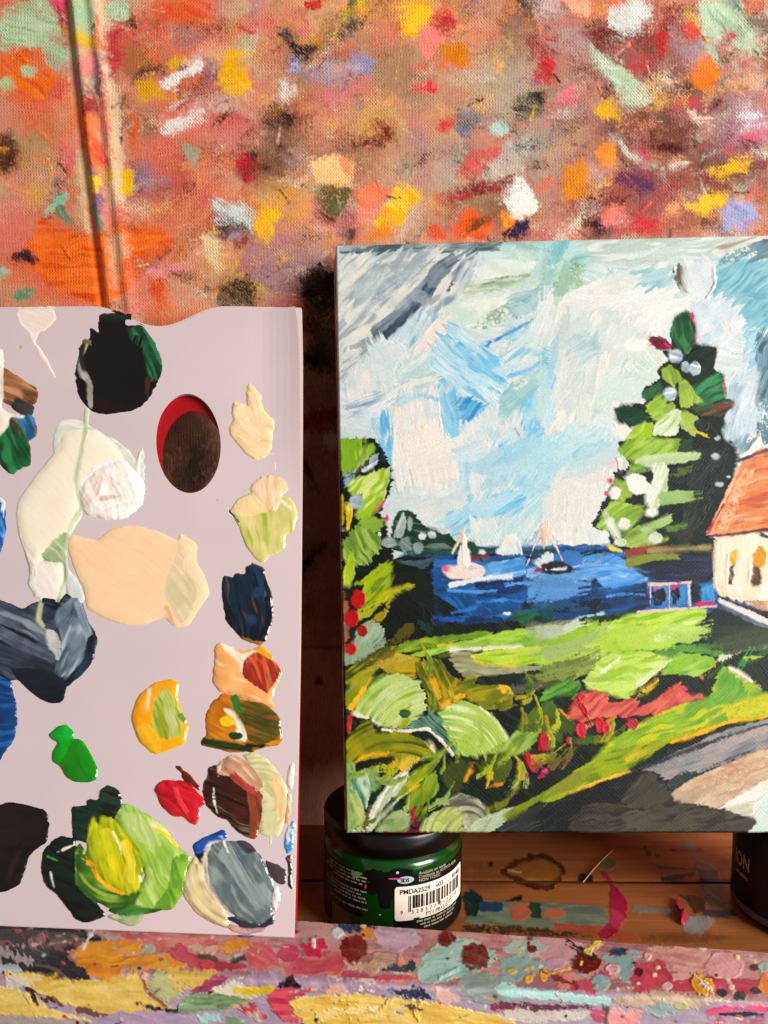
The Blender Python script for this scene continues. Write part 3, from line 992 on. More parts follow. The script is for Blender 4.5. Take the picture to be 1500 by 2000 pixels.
F 16302a,1f3a2c,12261f a=-6 v=1 | 730,1395 880,1300 1060,1200 1180,1105 1510,1265 1510,1370 1100,1360 900,1370
F a5cc4a,b9d868 a=-2 | -10,1380 250,1378 405,1400 415,1435 200,1495 -10,1510
#E
F 9a9a78,b5b08a,8a8a62 a=5 | 810,105 930,110 990,160 1200,200 1510,210 1300,245 1080,265 900,290 820,190
S f0ecd0,e0dba9 w=20 | 820,100 1000,90 1290,85
F a9cc3f,c9de62,8fb830 a=-2 h=1.2 | 920,140 1060,108 1300,78 1510,72 1510,190 1250,210 1060,195
S e0c92a w=13 | 970,168 1100,202 1250,207
#H
F a9cc4f,c5dc7a a=-2 h=1.2 | -10,85 250,78 435,120 330,175 100,215 -10,218
S 8fa04a,a9b56a w=36 | 150,252 300,222 405,180
F 4f8a3a,6fa04a a=-5 v=.9 | 720,105 900,65 1180,65 1285,80 1170,155 1080,120 920,112 850,165
F b9d85f,d5e68f,9fc845 a=-6 h=1.3 | 280,275 430,115 700,105 855,170 720,275 640,335 570,438 470,405 290,345
F f0f2d9,d9e6a9 d=.2 a=-40 | 370,245 520,135 515,175 400,260
S eef2d9,c9da95 w=42 d=.2 | 635,330 760,230 860,170
S e9c92a,d9b82a w=40 d=.2 | 670,380 710,350
F 8fbf45,6f9f3a,a9cc62 a=-25 h=1.1 | 760,265 900,118 1070,125 1165,190 1060,265 1020,290 920,265
S b07a2a,c99a5a w=30 | 1050,292 1130,242 1160,200
S dfe4c9,b9cc98 w=50 d=.1 | 1175,165 1330,95 1510,75
@painted_garden
#C
F 8a5a3f,a5704f,7a4a34 a=85 h=.6 | 85,1000 150,1010 150,1130 190,1220 200,1250 130,1370 100,1510 80,1510
F 141c18,1c2a20 b=1 h=.5 | 75,-10 330,-10 430,180 435,300 350,480 390,560 430,700 440,800 690,870 690,1000 700,1300 500,1335 380,1385 200,1490 80,1510 160,1200 100,1000
F 8fb83c,7aa42f,a5c955 a=80 h=1.3 | 85,-10 230,-10 222,60 295,15 315,70 240,135 180,205 95,245 85,150
F c5d3dd,8fa5b5,e6ebef a=-35 h=1.8 | 215,175 320,92 340,110 312,172 228,215
F 9fb9c9,6f8aa0 a=-50 h=1.5 | 102,240 170,208 190,250 152,305 108,322
S 4a5055 w=42 | 178,215 215,188
F a5c93f,8fb836,d5e28a a=-50 h=1.5 | 132,335 148,268 260,228 412,178 402,270 382,385 300,495 230,545 195,505 232,372 160,358
D 8fa9b5,b5c5c9 h=1.2 | 190,410,46,50
F c9b51f,a59a20 a=85 | 80,345 112,390 105,560 76,565
F e9c41f,c9a51a,f0d550 a=80 h=1.5 | 112,420 150,425 173,480 152,565 122,585
F 93b84a,7fa53f a=-20 | 195,565 260,498 330,518 375,530 340,605 280,625
F 86a845,5f8535,a0bc60 a=60 h=1.2 | 102,655 180,578 280,585 355,650 342,745 250,825 150,855 95,785
F a5bf35,c0cf50 a=88 h=1.4 | 140,760 172,755 180,900 150,978 95,965 95,880
D f0ece0 | 345,625,10,14
D e8357f | 395,520,14,26
S e8357f w=13 | 358,433 388,398
F 8aa52f,a9bf35,6f8a25 a=-45 h=1.3 | 135,975 250,900 330,828 400,820 438,850 412,985 390,1005 230,1135 195,1125 240,960
F c9c02a,8fa52a,b5b02a a=-25 h=1.2 | 225,1140 380,1000 560,950 565,982 400,1068 300,1128
S 1a2a1c w=26 | 205,935 330,832
F 3f6a3f,24402c,56805a d=.3 a=-40 | 395,1065 540,985 532,1045 440,1105
F 0d1712,14241c a=40 | 225,1175 400,1060 560,1000 572,1060 695,1150 695,1285 450,1335 240,1375 372,1270 260,1205
F 1f4a3a,17352c | 590,1180 690,1240 680,1295 600,1255
F 7f9f7f,a9bfa0,4f7a5a a=-50 h=1.3 | 165,1355 190,1265 270,1205 330,1210 375,1270 332,1355 220,1435 145,1505
D d41f1a,b51a1a h=2 | 200,1065,50,62 160,1187,44,56 155,1390,36,38
D c01f1a,8f1a18 h=1.6 | 232,1265,32,38
#E
F 7f8a2a,a5a02a,4a5a1f a=-40 h=1.2 | 100,310 130,225 350,105 500,75 340,215 260,355 180,435 125,500
S eab51f,f3cc50 w=46 | 150,495 210,420 250,350
S c01f2a,d94038 w=36 | 150,535 138,650
F c9a51f,8a7a1a,6a6f1f a=10 h=1.2 | 345,195 430,115 590,155 605,200 585,280 480,290 380,245
S f0b820,f6d060 w=18 | 350,172 440,125 592,155
F 7a7a1f,4f5a1c,b59a1f a=70 h=1.2 | 582,180 740,150 765,190 835,290 895,300 785,450 700,490 645,385 595,285
S e0b020 w=60 d=.35 | 700,300 740,420
F 8a861f,5f6a1f,a59a2a a=-15 h=1.2 | 740,475 900,295 1000,265 990,330 1150,335 1225,390 1258,455 1190,508 1000,478 910,395
S f0b51f,e09a1a w=46 d=.1 | 755,475 900,400
F d9a81f,f0c545 | 1125,335 1200,330 1225,395 1165,395
F b5cf6a,d5e0a5,8fb545 c=640,780 h=1.8 | 160,525 240,395 330,285 410,255 510,265 605,300 668,400 645,515 560,560 470,600 350,600 260,545
D 2a4a34,4f6f4a | 515,525,40,28
S f0e6d0 w=18 h=2 | 165,525 260,552 345,598
F c9d98a,a9c25a h=1.5 | 425,618 470,560 560,560 640,540 560,590 470,625
F b5cf6a,93b845,dfe8b0 c=740,900 h=1.8 | 690,545 760,495 900,435 1010,475 1125,560 1202,690 1150,740 1050,800 920,820 855,765 770,680
F 3f6f5a,6f9a7f,2a5544 a=40 h=1.5 | 455,625 600,560 720,495 765,560 805,680 885,800 800,770 720,675 640,625
S f0e0d0,fff2e6 w=20 h=2.2 | 358,632 500,645 660,622 740,690 835,795
S dfe6c0 w=14 | 1010,480 1130,580 1195,690
F 86a845,a9c56a,6f9238 a=-40 h=1.2 | 1070,775 1200,700 1280,612 1415,648 1392,705 1290,800 1200,795
F 7a851f,a59a1f,4f5f1c c=420,1120 h=1.4 | 112,705 250,550 295,600 312,655 500,645 640,705 720,790 620,840 520,840 400,800 200,850 100,860
S f0b51f,d9a020 w=32 d=.1 | 180,852 260,800 395,792
F f0b51a,e0c050 h=1.6 | 390,885 480,818 625,818 560,878 520,912
S f0e6c9 w=14 | 690,740 718,805
F 8aa860,a9bf7a,7a9850 a=88 | 98,860 190,850 182,920 222,1300 100,1320
F 6a8f5a,9ab57a a=85 | 225,900 290,860 335,900 342,1015 285,1035
F 2f7a5a,6fae85,c9dcc0 a=80 h=1.4 | 150,985 230,895 272,920 292,1060 262,1145 220,1210 188,1100 146,1055
S 93b060,c5cf8a w=70 | 170,1060 220,1180 220,1300
F dfe0c5,a9bf95,f0ecd9 a=-60 h=1.6 | 232,1300 300,1130 420,955 490,915 545,905 522,1005 400,1105 300,1300
S eef0e0 w=20 h=1.8 | 258,1290 330,1130 425,965
S dfe6d0,b5caa0 w=18 | 330,1245 480,1080 530,1050
F 6a4f35,8a6a4a | 228,1295 280,1135 302,1130 272,1230 252,1295
F 9aa52a,6f8a2a,b5b83a a=-40 h=1.3 | 430,1098 560,925 720,815 768,795 702,905 560,1025 480,1085
F 7f9a2a,5f7f24,90a53a a=-60 h=1.2 | 522,1170 540,1060 712,895 745,1000 722,1055 590,1160
S e9b51f w=16 | 538,1042 612,998
F 8fa86a,b5c58f,7a9850 a=-30 h=1.2 | 322,1318 380,1215 460,1168 535,1188 556,1232 512,1318
S c9204a w=22 | 563,1155 572,1222
F 3f4a1c,4f5a20 | 735,905 850,835 955,860 902,1005 815,1045
F 5a6a24,48581f a=60 | 985,885 1100,795 1195,785 1235,865 1152,995 1105,985
S d99a24 w=24 | 915,972 952,898
S c98a2f w=28 | 1118,1002 1165,988
F 5f7a2a,3a5224 a=-50 | 1245,645 1350,495 1510,430 1510,630 1420,655
S b07a24 w=26 | 1448,538 1470,642
F c41f2f,a01a28,d9404a h=1.8 a=70 | 1388,722 1425,622 1485,710 1468,775 1405,775
F c41f2f,d0303c h=1.8 a=50 | 1308,778 1372,785 1425,882 1372,918 1325,865
S e0306a w=18 | 1400,952 1462,903
S 6a2a3f w=22 d=.2 | 1178,1132 1282,1008
F b5c56a,dde29a,8f9a6a c=930,1400 h=1.5 | 605,1318 650,1215 760,1155 850,1125 905,1180 915,1318
F 9a9a80,c5c5a9,6a6555 c=870,1290 h=1.5 | 752,1125 820,1070 920,1058 1020,1105 1092,1185 1000,1248 910,1300 895,1190 845,1140
F 9fb58f,c5d0b0 a=-20 h=1.2 | 905,1318 1000,1215 1200,1155 1265,1145 1190,1225 1110,1312
F 3a3f3f,22302c,4a4f4c a=-20 h=.6 | 1110,1318 1250,1195 1510,1075 1510,1318
S 8a9a2a,707f24 w=52 | 1178,1215 1320,1130 1510,1038
S d0205a w=9 | 380,1317 610,1317
#H
F 4f8f35,6fae45,3f7a30 a=-30 h=1.1 | -10,375 190,285 265,320 212,425 150,385 -10,450
F 12251f,1c352a,0f1f1a v=1 h=.5 | 885,285 1040,295 1180,180 1320,112 1510,95 1510,385 1300,245 1220,215 1140,385 1080,425 930,405
S 2f9a4a,247a3c w=52 | 1320,205 1352,150
S b5c93a w=22 | 1388,152 1422,150
F d45a4c,e27a66,c4444a a=-35 h=.9 v=.9 | 172,555 230,395 350,370 412,400 450,452 600,428 642,482 760,428 870,328 922,305 955,400 1105,400 950,455 800,552 720,525 640,535 480,545 380,555 220,585
F 55702a,3f5a24 a=50 | -10,435 60,445 160,560 215,580 235,645 150,655 40,765 -10,730
S a8862a w=26 | 20,540 40,645
F 3f5f2a,4a6a2c | 195,695 380,655 362,725 240,738
S d9892f w=20 | 108,490 172,555
S d9892f,c9703a w=20 | 420,582 482,545
S c98040 w=18 | 290,612 380,570
S 6b3028,4a2a24 w=52 d=.15 | 50,885 122,818
S 8a3a2a w=20 | 178,795 218,748
S d92a3f,e84a5a w=46 h=2.2 | 235,425 290,400
S d92a3f,c01f35 w=44 h=2.2 | 255,460 295,540
D d0283a,e03a4c h=2 | 255,632,37,57 375,600,30,52 420,622,26,36
D b8283a,d04050 h=1.6 | 595,592,42,40
D c8283a h=2 | 10,712,34,62 165,700,18,26
D e83a7f | 945,365,14,14 15,905,20,18
F 6fa03a,9cbf3a,c5c92a a=-22 h=1 v=.9 | 330,840 450,695 600,615 700,565 900,465 1080,435 1140,375 1150,265 1200,205 1260,218 1510,405 1510,545 1430,565 1250,585 950,665 760,725 560,805 360,900
F 5f9a34,78ab48 a=-50 v=.9 | 1150,380 1160,262 1205,215 1290,280 1380,400 1200,470 1080,470
F d5c92a,b5b42a d=.25 a=-15 | 1165,475 1350,435 1510,385 1510,530 1250,570 1205,525
S f0e6dc w=26 h=1.6 | 1238,220 1300,252 1392,312
F a9b52a,8aa02a,6a8a24 a=-22 h=1.1 | 92,995 250,875 450,765 700,715 950,645 1235,575 850,715 640,840 560,905 300,1005 80,1108 -10,1125 -10,1065
S f0b81f,e0a51a w=20 h=1.8 | 850,715 1000,670 1240,575 1400,560 1510,535
S f0b520,e8c050 w=28 h=1.6 | 178,1052 350,985 572,912
S eab520,c9b02a w=40 d=.1 | 555,835 655,778
@painted_path
F 8a8d93,a59a93,7a7f88 a=-20 v=1 h=.6 | 630,905 850,800 1200,640 1510,555 1510,735 1100,890 850,985 750,925
S 4a5458,2f3a3c w=26 d=.3 | 670,885 1000,755 1510,580
S 5a6268,3a4448 w=16 d=.4 | 1050,905 1300,800 1510,745
S b0a09a,9a9598 w=60 d=.2 | 1150,760 1510,610
F c9a98a,d9c0a5,b9957a a=-22 v=1 h=.6 | 845,1055 1050,925 1510,740 1510,970 1300,1075 1150,1165 870,1105
F b98f70,d0ad8c a=-22 d=.25 v=1 | 1000,1010 1250,880 1510,800 1510,860 1200,1000
F 2a3a3a,3f4a4f d=.15 a=-20 v=1 | 795,1005 930,895 1055,925 850,1035
F f0ede4,dfe4df,e6dccf a=-30 h=1 v=.9 | 1145,1170 1300,1065 1510,955 1510,1320 1385,1320 1422,1250 1380,1222 1200,1155
F d5e2da,c5d6ce a=-60 v=1 | 1385,1225 1510,1045 1510,1320 1365,1320
F c9c5ae,d9d5c2 a=-15 | 1195,1155 1405,1105 1385,1218
F 22292a,1c2526,2f3638 a=-18 h=.6 | -10,1150 200,1048 650,892 760,925 855,1050 865,1112 700,1178 500,1125 300,1138 150,1320 -10,1320
F 4f4a40,3f3a34,5a5448 a=-50 h=.9 | 495,1118 620,965 700,903 782,970 855,1060 865,1112 790,1168 600,1158
F 5f584a,463f38,3a3431 a=-12 h=.9 v=.9 | 142,1320 250,1148 330,1120 500,1128 680,1172 870,1100 1120,1148 1340,1198 1425,1245 1368,1320
'''
# ------------------------------------------------------------------ paint notes: the spattered cloth behind, with some shade painted in
CLOTH = '''
#G
B c98a72,b87060 o=.6 | 300,330,160,200
B c2806c o=.55 | 640,210,160,160
B cf9a78 o=.6 | 880,120,140,140
B b08870 o=.55 | 830,260,160,150
B 9a6a5c,a87868 o=.6 | 1280,260,240,220
B b27a6c o=.5 | 1130,330,160,120
B a8826a o=.5 | 930,400,160,70
B b98a88 o=.6 | 560,480,110,90
B c27a66 o=.5 | 90,480,140,120
B a09a88 o=.5 | 1010,180,70,90
B b5aa98 o=.5 | 1060,300,80,80
B 8a6244 o=.45 | 700,300,60,40
B 7a4e40 o=.5 | 1340,300,120,80
B d58a80 o=.5 | 250,440,70,60
B d0a080 o=.5 | 380,540,90,60
B 6a4c38 o=.6 | 640,680,60,120
B 7a5a44 o=.6 | 640,1000,80,300
B 5a4434 o=.85 | 370,880,90,130
B 2f3a34 o=.8 | 385,925,34,60
B a89a88 o=.75 | 985,150,70,110
B 9a9082 o=.7 | 1040,280,60,80
B b0a494 o=.7 | 880,330,110,50
B 8a7a60 o=.65 | 780,150,70,60
B 5a4028 o=.7 | 560,260,50,70
B 6a4a30 o=.7 | 520,330,60,60
B 4a3020 o=.65 | 620,120,60,50
B e0583a o=.7 | 60,180,70,60
B e86030 o=.75 | 110,500,110,80
B d95a40 o=.7 | 300,60,110,50
B d96a60 o=.7 | 330,250,80,90
B e27a50 o=.65 | 270,480,90,70
B c86a70 o=.65 | 450,240,60,60
B 7a2a2c o=.7 | 1230,90,90,60
B 8a3a36 o=.7 | 1330,200,110,80
B 6a3a30 o=.7 | 1440,330,80,80
B 5f4636 o=.7 | 1250,250,80,60
B 9a4440 o=.65 | 1200,390,110,60
B 6a5240 o=.65 | 1010,60,50,60
B a07888 o=.6 | 1440,250,70,60
B 7a6a50 o=.65 | 950,420,80,40
B e8a838 o=.6 | 560,400,60,40
B 9a6a80 o=.65 | 540,520,80,50
B d98a80 o=.65 | 650,420,60,40
#a
B a0906f o=.7 | 180,880,130,130
B d97a70 o=.7 | 80,1350,160,160
B d9b04a o=.6 | 220,1130,70,80
B d97f80 o=.7 | 980,1580,140,60
B 8a6a3f o=.7 | 820,350,160,130
B 6a5a8a o=.7 | 1240,420,60,90
B 6f5a7a o=.5 | 1120,220,120,50
B d9605a o=.7 | 1330,720,130,90
B c84a4a o=.7 | 1050,1050,120,140
B d0705c o=.6 | 980,1260,120,90
B 8a84a5 o=.7 | 1370,1380,60,50
B 9fb890 o=.7 | 1440,290,60,100
B 4a5a55 o=.8 | 720,680,44,120
B 5a5f4a o=.6 | 870,730,80,100
B 74759a o=.7 | 820,1050,90,110
F a3c29c,b7d0ab,90b48c d=.12 | -10,80 120,10 270,-10 365,50 385,200 395,340 300,315 150,290 -10,310
S 96ad90 w=110 d=.4 | 330,330 290,380 250,470
F d93a5f,e8608a | 285,-10 395,-10 385,95 330,70
S b02f4a w=40 d=.3 | 360,60 390,330
F e8602a,f07a35,d9582a d=.05 | -10,330 100,310 230,265 285,370 335,480 260,575 170,612 90,520 -10,495
D 9fbf9a,b5c9a5 | 170,415,46,30
D a9c58f | 30,490,52,36
D 6b3a24,4f2a1c | 35,890,82,125
D e6a04a | 15,870,30,12
F 1f2a3f,2c3650 d=.42 | 345,815 435,900 445,1000 395,1110 335,1260 245,1300 320,1140 345,980
F e8607a,e07f6a d=.05 | 370,825 430,900 435,1005 380,985
S e07040,d98a5a w=46 d=.2 | 410,1000 430,1160
S 9fd0b0,7fb59a w=46 | 395,1130 330,1195
S 4a6f55,6f9a7a w=40 | 345,1215 455,1380
D a9dcc9 | 470,1402,32,26
F e8622a,f07838,db5520 d=.06 | 240,1275 430,1350 560,1405 640,1330 900,1325 1040,1400 980,1485 830,1560 765,1690 620,1795 490,1795 250,1650 140,1485 180,1400
B b9a090 o=.35 | 560,1450,30,120
F cfa888,c09878 d=.25 | 640,1380 775,1350 765,1480 720,1570 680,1710 650,1600
D 12202f,1c3040 | 130,1500,60,34 195,1525,40,20
D 8fd0b5 | 10,1585,30,20
D 4a9a7f,6a8f70 d=.2 | 130,1725,60,46 180,1700,18,14
S 6b3a30,5a3430 w=9 d=.2 | 940,1512 1020,1440 1125,1270
S e85a30,d9502a w=110 d=.3 | 920,1640 960,1800
S d98080,e29a90 w=70 d=.3 | 870,1610 1150,1540
-- the pleat
F a2bf98,8fae88 d=.05 | 398,-10 552,-10 572,200 455,262 402,150
F ddc5a5,cfb594 | 550,-10 640,-10 655,200 622,285 590,150
S d9b02f,b59a35 w=70 | 435,225 545,262
F d98a85,c9706f | 465,345 590,295 602,425 530,485 448,495
S c9a5a0,8a6a60 w=60 d=.2 | 470,480 540,560
F a82a35,8a3040,c0404a h=2 | 478,605 560,560 592,640 530,745 488,705
S 4a5a60,6a6f74 w=38 | 570,335 582,570
S c02a50 w=30 | 590,440 602,570
F e8702f,f08a45 h=2 | 488,700 560,715 595,850 615,965 560,995 508,865
S c8404a,d97a70 w=46 | 630,600 655,860
S d9504a w=64 d=.1 | 560,870 625,965
S e0c8b0,c9a890 w=44 d=.1 | 612,300 700,800 725,1170
S 7a6a95,5f5a88 w=62 d=.1 | 560,1050 605,1260
F e9b81f,f0cc45 | 528,1050 592,1038 592,1165 540,1148
F e9b81f | 708,1010 772,995 775,1135 720,1152
F dcae2a | 618,1005 662,1005 665,1095
S 5f7a5f,7a9a80 w=54 d=.15 | 575,1270 625,1370
F ddc29f,d0b38c | 640,480 705,520 725,900 705,1205 660,1205
F d9ba94,ccab85 | 440,880 502,870 535,1345 480,1355 450,1150
-- right of the pleat
F c0303f,d04a50 d=.12 | 615,170 700,125 725,345 640,485 622,330
D a5c29f,b9cfae | 690,55,62,72
F e8502f,e06a4a,d94030 d=.12 | 890,-10 1250,-10 1205,85 1050,135 915,95
S c94040 w=14 | 1380,150 1490,190
F e0a81f,c99a2a d=.08 | 975,365 1092,315 1085,392 985,415
F e0a81f,f0b820,d99a1a | 1315,285 1412,295 1475,560 1305,565 1275,410
F d9a428,c9952f d=.15 | 780,490 900,465 955,510 945,565 805,605
S e0a52a w=15 | 1000,515 1045,640
S d9a030 w=60 d=.4 | 880,540 1040,600
F f0ece4,dfdcd9 h=1.2 e=2.5 | 935,482 1190,335 1205,400 1000,525 945,525
F ece8e2,d9d5d0 d=.15 e=3 | 945,722 1180,635 1195,722 960,808
S d9d5cf w=20 d=.4 | 980,650 1100,570
F d9703f,c95f3a d=.35 | 755,660 835,635 815,900 760,900
F 9fa590,8a9a88 d=.1 | 1070,845 1195,895 1132,985 1098,930
F b01f2f,c93540 d=.08 | 1390,915 1510,880 1510,1065 1405,1058
D 30363a d=.4 | 1490,900,30,50
F b9cac8,d0d9d5 d=.22 | 1235,1150 1450,1195 1490,1335 1255,1318
F e6cfa5,d9bd90 d=.05 | 1175,1375 1295,1365 1280,1630 1200,1490
S c9a52a w=32 d=.1 | 1385,1525 1350,1610
B 4a3626 o=.7 | 1420,1700,150,110
F 3a2a1c,4a3828 d=.2 | 1310,1660 1510,1590 1510,1846 1290,1800 1270,1770
S 4a3028 w=14 d=.5 | 1280,610 1440,570
#b
B a5a0b5 o=.7 | 500,420,190,70
B e09a4a o=.7 | 820,60,80,90
B d9607a o=.7 | 510,570,80,70
B dd6a78 o=.6 | 650,480,70,50
B d9b04a o=.45 | 740,700,160,120
B c9c0b5 o=.7 | 1450,930,90,60
B e0954a o=.7 | 260,1190,100,70
B b58a90 o=.7 | 250,1560,190,140
B c9b0a0 o=.5 | 850,1230,200,100
B d0a85a o=.6 | 1080,1160,80,60
F d9302f,c92830 d=.06 | 315,-10 435,-10 410,55 330,45
S d98070,c97068 w=130 d=.35 | 280,60 320,200
F 2a2520,3f3428 d=.42 | 440,95 560,110 610,180 545,250 460,240
S 3a4a40,4f5a4a w=46 d=.1 | 600,-10 605,130
S d9c03f,c9a52f w=9 r=.3 | 498,185 560,70 662,-5
D 2a3340,38424f | 232,195,42,46
S 2a3340 w=34 | 245,225 285,265
F b5b0c9,a39fbc d=.05 | 235,335 290,275 312,350 282,395 240,405
F 2f2520,1f1a18 d=.40 | 275,245 405,245 345,400 205,565 125,645 195,480
F e6dfd5,d9cfc5 d=.25 | 205,450 285,470 245,578 175,565
F 34342c,2a2a26 d=.36 | 100,645 310,550 290,690 180,760 110,710
F 8a84b0,9a95bd d=.1 | 585,275 725,335 705,428 605,415
S b5a0a8 w=70 d=.45 | 430,380 640,380
F e9b51f,f0c545,d9a01a d=.05 | 885,-10 1055,-10 1045,115 960,205 885,195
S e0b02a w=15 d=.1 r=.5 | 880,190 870,300 843,440
F d92f3a,e04a50,b8283a d=.03 | 1055,135 1098,45 1150,55 1190,130 1155,205 1055,195
F e0706a,e88a80 d=.08 | 985,160 1060,150 1125,215 1040,335 975,305
F d9822a,c9742a d=.05 | 1095,250 1245,232 1258,352 1115,370
S e0404a,e86a68 w=42 d=.12 | 945,490 1070,502
D e0404a | 1050,490,22,30
F 8a1f1f,a03028 d=.38 | 600,790 720,670 820,650 808,805 700,870 610,848
D 1c1c18 | 820,742,16,10
F 5a6475,6f7a8c d=.25 | 1155,640 1290,612 1348,700 1260,798 1165,725
F c92a30,d94a45 d=.25 | 1052,692 1162,632 1155,745 1065,748
D a9c9bf,c0d5cc d=.15 | 1425,720,62,48
S 22221c w=26 d=.1 | 1255,592 1335,558
F c94a4a,d96a62 d=.08 | 1172,965 1240,878 1435,812 1405,905 1270,1008
F 8a1f2a,a02a34 d=.12 | 1145,1068 1280,1045 1510,980 1510,1060 1200,1125 1160,1145
S c94040 w=50 d=.1 | 1150,1105 1200,1100
F f0cf9a,e9bd80 d=.05 | 375,922 450,865 520,865 615,900 605,1025 560,1050 395,1045
F f09a70,e88a68 d=.08 | 525,885 615,908 605,1005 540,955
S f0b050 w=24 d=.3 | 520,1040 600,960
F 50562f,6a6a3a d=.22 | 395,1155 428,1055 608,1055 545,1175 500,1270 385,1228
F e9b01f,f0c040 d=.04 | 38,1255 110,1145 195,1178 165,1335 95,1405
F e86a4a,f08560 d=.05 | 615,1080 720,1035 838,1080 720,1168 635,1188
F e87a6a,f0988a d=.06 | 595,1255 640,1178 778,1148 722,1238
F f0b820,e0a81f,f5cc50 d=.03 | 715,1285 788,1138 868,1035 962,1065 995,1112 905,1205 862,1278 758,1298
S d9822a w=70 d=.3 | 700,1330 850,1300
F 8a5a5a,9a6a60 d=.22 | 495,1335 558,1175 615,1195 615,1365
S 3f2a25 w=34 d=.1 | 602,1290 598,1365
F e0522a,f06a38 d=.04 | 1165,1295 1228,1185 1292,1165 1388,1262 1335,1350 1165,1350
F d9452f,e06045 d=.1 | 1025,1295 1060,1245 1148,1348 1035,1350
S 9a5a2a,7a4a24 w=64 d=.12 | 1285,1275 1365,1225
F d9822a,e8953a d=.06 | 1425,1195 1510,1190 1510,1305 1435,1295
F 2a2245,352c55 | 1445,1312 1510,1262 1510,1345 1455,1345
B 4a3426 o=.7 | 420,1640,170,130
B 3a2a20 o=.5 | 440,1760,120,150
F 3f2c20,2f2018,503a2a d=.3 | 300,1600 380,1490 500,1465 560,1500 560,1860 340,1860 310,1720
F 58402e,46342a d=.1 | 330,1880 540,1850 540,2100 330,2100
S 1a1410 w=60 d=.2 | 340,2010 400,2040
#p2
F 8a1f1a,a02a22 d=.06 | 1160,870 1440,780 1440,960 1160,1010
D b5a090 d=.1 | 1375,1065,50,70
S 1a1412 w=70 d=.15 | 1165,1210 1230,1320
#p4
S 1c1614 w=60 d=.1 | 1160,490 1240,400
D 2a1f1a | 1225,815,22,22
D 3a2c22 | 1290,1310,30,26
#c
B 5a3f24 o=.7 | 130,60,80,80
B e0953f o=.75 | 560,60,50,42
B b03040 o=.7 | 870,110,110,100
B 2f2a1f o=.7 | 1470,130,80,80
B 8a7a90 o=.65 | 1080,290,90,70
B 4a4530 o=.7 | 950,470,160,90
B b0bdba o=.75 | 350,650,64,42
B c5ccc9 o=.75 | 110,830,90,64
B c09aa5 o=.7 | 1420,720,110,120
B a04a40 o=.5 | 600,420,120,70
B c8c2bc o=.55 | 520,1000,70,80
B b56a50 o=.6 | 1000,1220,160,70
F e8906a,f0a888 d=.06 | 362,-10 505,-10 495,95 405,85
F c5cdc9,d5dad5 d=.15 | 595,112 640,15 760,-10 858,48 825,135 740,208 645,198
F 6a1f22,84302c d=.38 | 450,180 620,142 790,175 705,268 555,300
S c01f2a,d03a3a w=48 d=.1 | 900,190 905,328
F c01f30,d23a44 d=.05 | 208,305 305,345 285,478 175,465
F b9c9ae,9fb59a,cad5c2 d=.05 e=3 | 485,245 570,305 625,365 745,435 828,520 835,608 700,608 635,505 535,385
F a5bfa5,b9cbb0,92ad94 d=.08 e=3 | 1095,-10 1345,-10 1385,110 1425,225 1335,210 1200,232 1145,215 1115,80
S 5f6f5f,7a8a78 w=36 d=.15 | 1300,-10 1345,65
S 9fb59f w=60 d=.2 | 1180,250 1215,380
S a9bda5 w=80 d=.3 | 1300,240 1450,300
F d9302a,e04a38 d=.12 | 1005,150 1080,115 1118,190 1060,228
S e9c02a w=27 d=.05 | 1078,108 1125,172
D c92a30 d=.1 | 1290,205,32,26
F f08030,e8702a d=.05 e=2.5 | 1092,402 1128,315 1205,345 1228,432 1140,528 1082,485
F 3f4530,2f3424 d=.3 | 50,602 150,512 270,510 225,650 95,678
F d05a70,e07a85 d=.28 | 282,592 380,472 448,530 385,608
F e0b03a,d0a035 d=.2 | 512,602 600,562 658,618 645,698 555,688
F 4a3020 d=.25 | 540,500 610,460 640,540 570,580
F b0303f,c04a50 d=.12 | 680,382 780,362 870,345 825,405 740,418
F f0802f,e8953f d=.15 | 522,832 600,792 648,850 628,938 545,938
F d98a1f,c97a1c d=.08 | 342,972 440,900 508,938 495,1005 445,1140 342,1128
F f2efe6,e6e4dc h=1 e=1.2 n=2 | 14,1152 36,1055 90,1000 142,1022 188,1130 188,1205 120,1238 45,1228
F d97a60,c96a58 d=.25 | 170,1010 290,990 260,1110 180,1080
F 2f2050,40305f d=.03 | 50,1275 155,1232 145,1345 20,1345
F 33254f,2a1f42 d=.12 | 502,1252 570,1200 628,1262 592,1320 532,1320
F 7a3050,60406a d=.28 | 630,1002 760,932 882,980 868,1092 695,1070
S c03058 w=70 d=.4 | 790,840 810,960
F c0303a,d04545 d=.18 | 630,1315 760,1222 880,1232 868,1318
F d06a60,e08a80 d=.15 | 550,1205 640,1122 708,1200 652,1272 575,1280
F f0c040,e0aa30 d=.30 | 1150,945 1300,892 1400,872 1378,968 1200,1010
F f0c040,e8b848 d=.22 | 1030,1175 1100,1115 1255,1082 1280,1132 1100,1198
F 8f98c5,a5add2,7a84b5 d=.08 | 1232,1212 1290,1122 1440,1155 1440,1238 1385,1300 1232,1308
F 3a3a38,4a4a48 d=.22 | 1100,1232 1222,1215 1245,1308 1100,1308
S d05a75 w=46 d=.12 | 1365,775 1448,760
S c5c5cf w=34 d=.3 | 1360,720 1490,690
F a03040,c04a52 d=.3 | 720,1220 820,1130 960,1020 1000,1060 900,1150 780,1240
F 6f2428,582024 d=.36 | 810,800 1000,782 1110,860 860,892
S c9cbc0 w=16 h=1.5 | 660,810 730,880 860,940
S d9cfc0 w=10 h=1.5 | 960,940 1010,920 1060,915
S d9cbb5 w=34 d=.3 | 1060,660 1200,670
S cfd5d9 w=50 d=.35 | 1330,650 1480,640
'''
